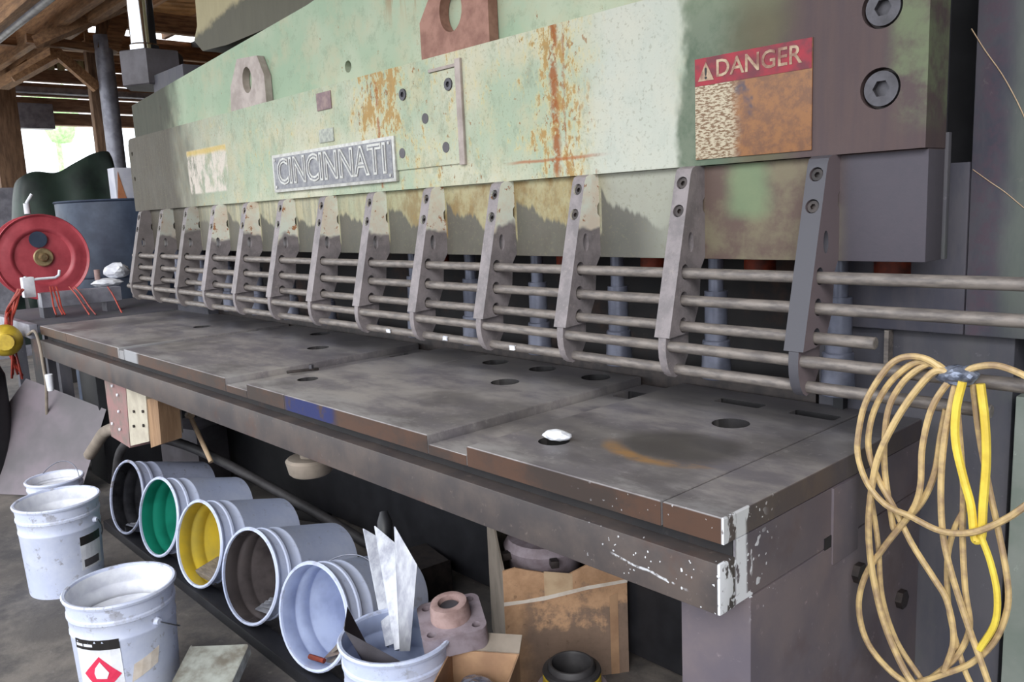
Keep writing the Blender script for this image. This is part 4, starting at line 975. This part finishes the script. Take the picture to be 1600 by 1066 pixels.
# hanging cable with connector at far left of the bed
t = thing('hanging_cable', 'thin grey cable with a connector hanging off the far left bed corner', 'cable', (L0, 1.1, .85))
pts = [atY(x, y, 1.085)-t.location for x, y in ((44, 523), (54, 518), (62, 540), (68, 575), (72, 600), (73, 640), (74, 700), (66, 770))]
bm = B(); tube(bm, pts, .008, 8, 5); obj('cable', bm, 'cardshade', t)
p = atY(76, 585, 1.075)-t.location; bm = B(); cyl(bm, p, p+Vector((.0, 0, -.09)), .020, .016, n=12, bev=.003); obj('connector', bm, 'white', t)

# ================================================================== LEFT BACKGROUND
# side bench
bn = thing('side_bench', 'low grey steel bench joined to the left end of the shear bed', 'bench', (-5.75, 1.75, 0))
bm = B(); box(bm, -.62, .58, -.62, .62, .83, .87, .004); obj('bench_top', bm, 'frame', bn)
bm = B(); box(bm, -.62, .58, -.66, -.62, .80, .88, .003); obj('bench_rail', bm, 'greymetal', bn)
for sx in (-1, 1):
    for sy in (-1, 1):
        bm = B(); box(bm, sx*.52-.03, sx*.52+.03, sy*.5-.03, sy*.5+.03, 0, .83); obj('leg', bm, 'frame', bn)
# bright vise/roller with crank on the bench
p0 = atX(45, 452, -5.6)
vt = thing('bench_roller', 'grey square tube clamp with a white crank handle on the side bench', 'clamp', (p0.x, p0.y, .87))
a = atX(60, 452, -5.6)-vt.location; b = atX(186, 452, -5.6)-vt.location
bm = B(); box(bm, a.x-.04, a.x+.04, a.y, b.y, .06, .15, .004); obj('tube_body', bm, 'greymetal', vt)
bm = B(); box(bm, a.x-.05, a.x+.05, a.y, a.y+.06, 0, .06); obj('foot', bm, 'frame', vt); bm = B(); box(bm, a.x-.05, a.x+.05, b.y-.1, b.y-.03, 0, .06); obj('foot', bm, 'frame', vt)
c = atX(44, 449, -5.55)-vt.location; bm = B(); box(bm, -.03, .03, -.032, .032, -.06, .06, .006, Matrix.Translation(c)); obj('gear_head', bm, 'white', vt, label='white gear head')
bm = B(); tube(bm, [atX(x, y, -5.53)-vt.location for x, y in ((39, 432), (40, 438), (60, 436), (86, 434), (92, 430), (93, 422))], .008, 8, 1); obj('crank_handle', bm, 'white', vt)
crumple('white_cloth', tuple(atX(182, 424, -5.75)), .09, .10, .07, 'white', 'bunched white cloth lying at the end of the side bench', 'cloth', 31)
crumple('white_cloth', tuple(atX(168, 442, -5.7)), .08, .12, .035, 'white', 'flat white cloth on the grey square tube', 'cloth', 32)
bm = B(); q = atX(152, 430, -5.7); cyl(bm, (q.x, q.y, q.z-.03), (q.x, q.y, q.z+.035), .018, n=10); o = obj('small_jar', bm, 'pinkrust'); tag(o, 'tiny pale jar beside the bunched white cloth', 'jar')
# hose reel
rc = atX(66, 402, -6.3); Rr = .285
rl = thing('hose_reel', 'round red hose reel with a brass hub above the side bench', 'reel', rc)
dirv = (Vector((0, 0, CH))-rc); dirv.z = 0; dirv.normalize(); dirv = (Matrix.Rotation(.18, 3, 'Z') @ dirv)
rl.rotation_euler = dirv.to_track_quat('Z', 'Y').to_euler()
bm = B(); lathe(bm, [(0, .045), (.05, .045), (.06, .035), (.17, .03), (.185, .045), (.20, .048), (.24, .03), (.27, .03), (Rr, .042), (Rr+.004, .034), (Rr, .022), (.24, .02), (.10, .02), (.10, -.16), (.24, -.16), (Rr, -.165), (Rr+.002, -.175), (Rr, -.182), (0, -.18)], 48); obj('reel_disc', bm, 'reel', rl)
bm = B(); lathe(bm, [(.10, .018), (.21, .018), (.21, -.155), (.10, -.155)], 32); obj('wound_hose', bm, 'hose', rl)
bm = B(); lathe(bm, [(0, .075), (.02, .075), (.03, .06), (.03, .05), (.055, .052), (.062, .045)], 24); obj('hub', bm, 'brass', rl)
bm = B(); cyl(bm, (-.02, .12, .046), (-.02, .12, .050), .055, n=16); obj('hub_cap', bm, 'tank', rl, label='blue black worn spot')
# reel stand
bm = B(); box(bm, rc.x-.16, rc.x-.10, rc.y-.03, rc.y+.03, 0, rc.z+.02); o = obj('reel_stand', bm, 'frame'); tag(o, 'dark upright carrying the red hose reel', 'stand')
bm = B(); q = atX(42, 325, -6.35); cyl(bm, (q.x, q.y, q.z-.04), (q.x, q.y, q.z+.03), .020, n=12); tube(bm, [q+Vector((0, 0, .03)), q+Vector((.0, .02, .06)), q+Vector((0, .04, .09))], .010, 8, 3); o = obj('pipe_valve', bm, 'white'); tag(o, 'small white pipe fitting on top of the red reel', 'valve')
# red hose / wire tangle
t = thing('hose_tangle', 'tangle of thin orange red lines hanging at the left frame edge', 'hose', tuple(atX(20, 480, -5.45)))
bm = B(); rnd = random.Random(5)
for i in range(7):
    xs = [28+i*1.5, 20+rnd.uniform(-6, 6), 14+rnd.uniform(-6, 8), 16+rnd.uniform(-8, 10), 24+rnd.uniform(-8, 12)]
    ys = [452, 478, 505+rnd.uniform(-8, 8), 540, 575+rnd.uniform(-10, 20)]
    tube(bm, [atX(x, y, -5.45+rnd.uniform(-.05, .05))-t.location for x, y in zip(xs, ys)], .007, 6, 4)
obj('hose_strands', bm, 'hose', t)
t = thing('hose_ends', 'loose thin red lines draped over the grey square tube onto the bed', 'hose', tuple(atX(110, 460, -5.4)))
for (x0, x1, x2) in ((78, 84, 88), (82, 92, 98), (88, 96, 102), (108, 132, 140), (116, 140, 150), (168, 186, 192)):
    bm = B(); tube(bm, [atX(x0, 448, -5.50)-t.location, atX((x0+x1)/2, 462, -5.46)-t.location, atX(x1, 480, -5.40)-t.location, atX(x2, 492, -5.36)-t.location], .005, 6, 4); obj('hose_strand', bm, 'hose', t)
bm = B(); q = atX(8, 532, -5.3); bmesh.ops.create_uvsphere(bm, u_segments=16, v_segments=10, radius=.09, matrix=Matrix.Translation(q)); cyl(bm, q+Vector((.05, 0, 0)), q+Vector((.10, -.02, 0)), .045, n=14); o = obj('yellow_float', bm, 'yellow'); tag(o, 'yellow round plastic fitting at the left frame edge', 'fitting')
bm = B(); q = atX(2, 640, -5.2); lathe(bm, [(0, 0), (.15, 0), (.17, .1), (.17, .62), (.14, .70), (0, .71)], 28, Matrix.Translation((q.x-.05, q.y-.12, 0))); o = obj('black_canister', bm, 'black'); tag(o, 'tall black canister at the left frame edge below the yellow fitting', 'canister')
# dark drum
bm = B(); q = atX(176, 313, -7.2)
lathe(bm, [(0, 0), (.47, 0), (.47, .5), (.48, .51), (.47, .52), (.47, 1.0), (.48, 1.01), (.47, 1.02), (.47, q.z-.02), (.482, q.z-.01), (.475, q.z), (.44, q.z-.01), (.43, q.z-.02), (0, q.z-.02)], 48, Matrix.Translation((q.x, q.y+.05, 0))); o = obj('large_drum', bm, 'tank'); tag(o, 'large dark blue drum standing behind the red reel', 'drum')
# tarp covered heap
t = thing('covered_heap', 'dark green tarpaulin draped over a heap in front of the opening', 'tarpaulin', (-8.3, 2.4, 0))
bm = B(); N = 26; rows = []
top = [(28, 350), (30, 300), (36, 276), (55, 268), (85, 270), (105, 262), (125, 250), (145, 240), (165, 236), (173, 242), (178, 262), (176, 320)]
TP = [atX(x, y, -8.1) for x, y in top]
TP = spline(TP, 4)
for p in TP:
    w_ = lambda a: .02*math.sin(p.y*19+a)
    rows.append([Vector((p.x+.16+w_(0), p.y, .35)), Vector((p.x+.13+w_(.7), p.y-.02, p.z*.45)), Vector((p.x+.10+w_(1.5), p.y-.04, p.z*.70)), Vector((p.x+.07+w_(2.2)*.8, p.y-.02, p.z*.86)), Vector((p.x+.03+w_(3)*.5, p.y, p.z*.95)), Vector((p.x, p.y, p.z)), Vector((p.x-.25, p.y, p.z-.02)), Vector((p.x-.5, p.y, p.z*.75)), Vector((p.x-.52, p.y, .35))])
vr = [[bm.verts.new(q-t.location) for q in r] for r in rows]
for a, b in zip(vr, vr[1:]):
    for i in range(8): bm.faces.new((a[i], a[i+1], b[i+1], b[i]))
obj('tarpaulin', bm, 'tarp', t, ang=80)
bm = B(); box(bm, -.26, .1, -.60, .45, 0, 1.25); obj('covered_crate', bm, 'dark', t)
# white and orange carton behind drum
q0 = atX(177, 262, -7.35); q1 = atX(214, 262, -7.35)
t = thing('stacked_carton', 'white and orange carton standing on top of the dark blue drum', 'box', (q0.x, q0.y, q.z-.019))
ht = q0.z-(q.z-.019)
bm = B(); box(bm, -.16, 0, 0, q1.y-q0.y, 0, ht, .004); obj('carton', bm, 'whitebox', t)
bm = B(); plate(bm, [(.004, .004), (.085, .004), (.03, ht-.03)], [], *YZ(.0005, .003)); obj('orange_panel', bm, 'orangeside', t)
# dark shelving strip at far left, grey rack
bm = B(); q = atX(8, 330, -10.5)
box(bm, -.04, .04, -.3, .12, 0, q.z+.25); place(bm, Matrix.Translation((q.x, q.y, 0))); o = obj('grey_rack', bm, 'greymetal'); tag(o, 'grey rack upright at the left frame edge behind the reel', 'rack')

# ================================================================== YELLOW CORD
cd = thing('extension_cord', 'coiled dirty yellow cord hung over the guard rods at the right', 'cord', (-.54, 1.56, 1.06))
def strand(pts, Y0, Y1, r, m, name='cord_strand', lab=None, bm=None):
    n = len(pts); P = [atY(x, y, Y0+(Y1-Y0)*i/(n-1))-cd.location for i, (x, y) in enumerate(pts)]
    own = bm is None; bm = bm or B(); tube(bm, P, r, 8, 5)
    if own: return obj(name, bm, m, cd, label=lab)
bm = B(); r_ = .0060
strand([(1492, 590), (1470, 575), (1450, 562), (1425, 557), (1400, 563), (1378, 585), (1352, 630), (1341, 680), (1341, 715), (1356, 757), (1385, 790), (1420, 806), (1470, 830), (1520, 832), (1570, 812), (1610, 785)], 1.545, 1.52, r_, '', bm=bm)
strand([(1490, 592), (1468, 575), (1440, 565), (1415, 575), (1385, 605), (1363, 650), (1357, 700), (1372, 748), (1398, 795), (1425, 850), (1460, 905), (1480, 940), (1490, 1000), (1475, 1050)], 1.55, 1.55, r_, '', bm=bm)
strand([(1488, 590), (1460, 568), (1430, 580), (1405, 605), (1388, 640), (1382, 690), (1383, 740), (1392, 800), (1398, 828), (1412, 815), (1440, 785), (1460, 740), (1470, 680), (1478, 640)], 1.55, 1.56, r_, '', bm=bm)
strand([(1490, 588), (1462, 580), (1430, 612), (1398, 660), (1372, 715), (1361, 770), (1357, 830), (1364, 900), (1382, 975), (1412, 1045), (1440, 1085)], 1.54, 1.53, r_*1.1, '', bm=bm)
strand([(1492, 592), (1478, 602), (1455, 640), (1441, 700), (1438, 760), (1424, 800), (1385, 850), (1352, 900), (1342, 950), (1356, 1005), (1395, 1052), (1440, 1080)], 1.54, 1.545, r_, '', bm=bm)
strand([(1495, 590), (1484, 640), (1474, 700), (1470, 770), (1474, 840), (1488, 900), (1510, 970), (1535, 1040), (1550, 1085)], 1.545, 1.54, r_, '', bm=bm)
strand([(1500, 592), (1514, 578), (1535, 572), (1560, 572), (1590, 582), (1625, 600)], 1.545, 1.53, r_, '', bm=bm)
strand([(1496, 640), (1500, 690), (1505, 760), (1504, 840), (1508, 920), (1515, 980), (1495, 1025), (1455, 1060), (1420, 1080)], 1.56, 1.56, r_*.95, '', bm=bm)
strand([(1520, 600), (1530, 680), (1545, 760), (1560, 830), (1573, 900), (1574, 950), (1555, 1000), (1520, 1035), (1480, 1052), (1430, 1068)], 1.56, 1.55, r_*.95, '', bm=bm)
strand([(1360, 770), (1372, 850), (1378, 930), (1400, 1000), (1440, 1062)], 1.56, 1.56, r_*.9, '', bm=bm)
strand([(1510, 790), (1490, 830), (1480, 880), (1484, 960), (1505, 1040), (1520, 1075)], 1.565, 1.565, r_*.9, '', bm=bm)
obj('cord_strand', bm, 'cable', cd)
bm = B()
strand([(1504, 596), (1494, 640), (1493, 690), (1505, 745), (1517, 790), (1522, 838), (1528, 845), (1534, 836), (1536, 790), (1541, 720), (1539, 660), (1532, 600)], 1.535, 1.54, .0075, '', bm=bm)
strand([(1532, 836), (1548, 880), (1558, 930), (1554, 975), (1530, 1015)], 1.535, 1.54, .006, '', bm=bm)
obj('cord_loop', bm, 'cabley', cd, label='clean bright yellow cord loop')
bm = B(); bmesh.ops.create_icosphere(bm, subdivisions=3, radius=1); rnd = random.Random(2)
for v in bm.verts: k = 1+rnd.uniform(-.12, .12); v.co = Vector((v.co.x*.034*k, v.co.y*.020*k, v.co.z*.019*k))
place(bm, Matrix.Translation(atY(1496, 587, 1.548)-cd.location) @ Matrix.Rotation(-.15, 4, 'Y')); obj('tape_wrap', bm, 'foil', cd, smooth=False, label='silvery tape wrap')
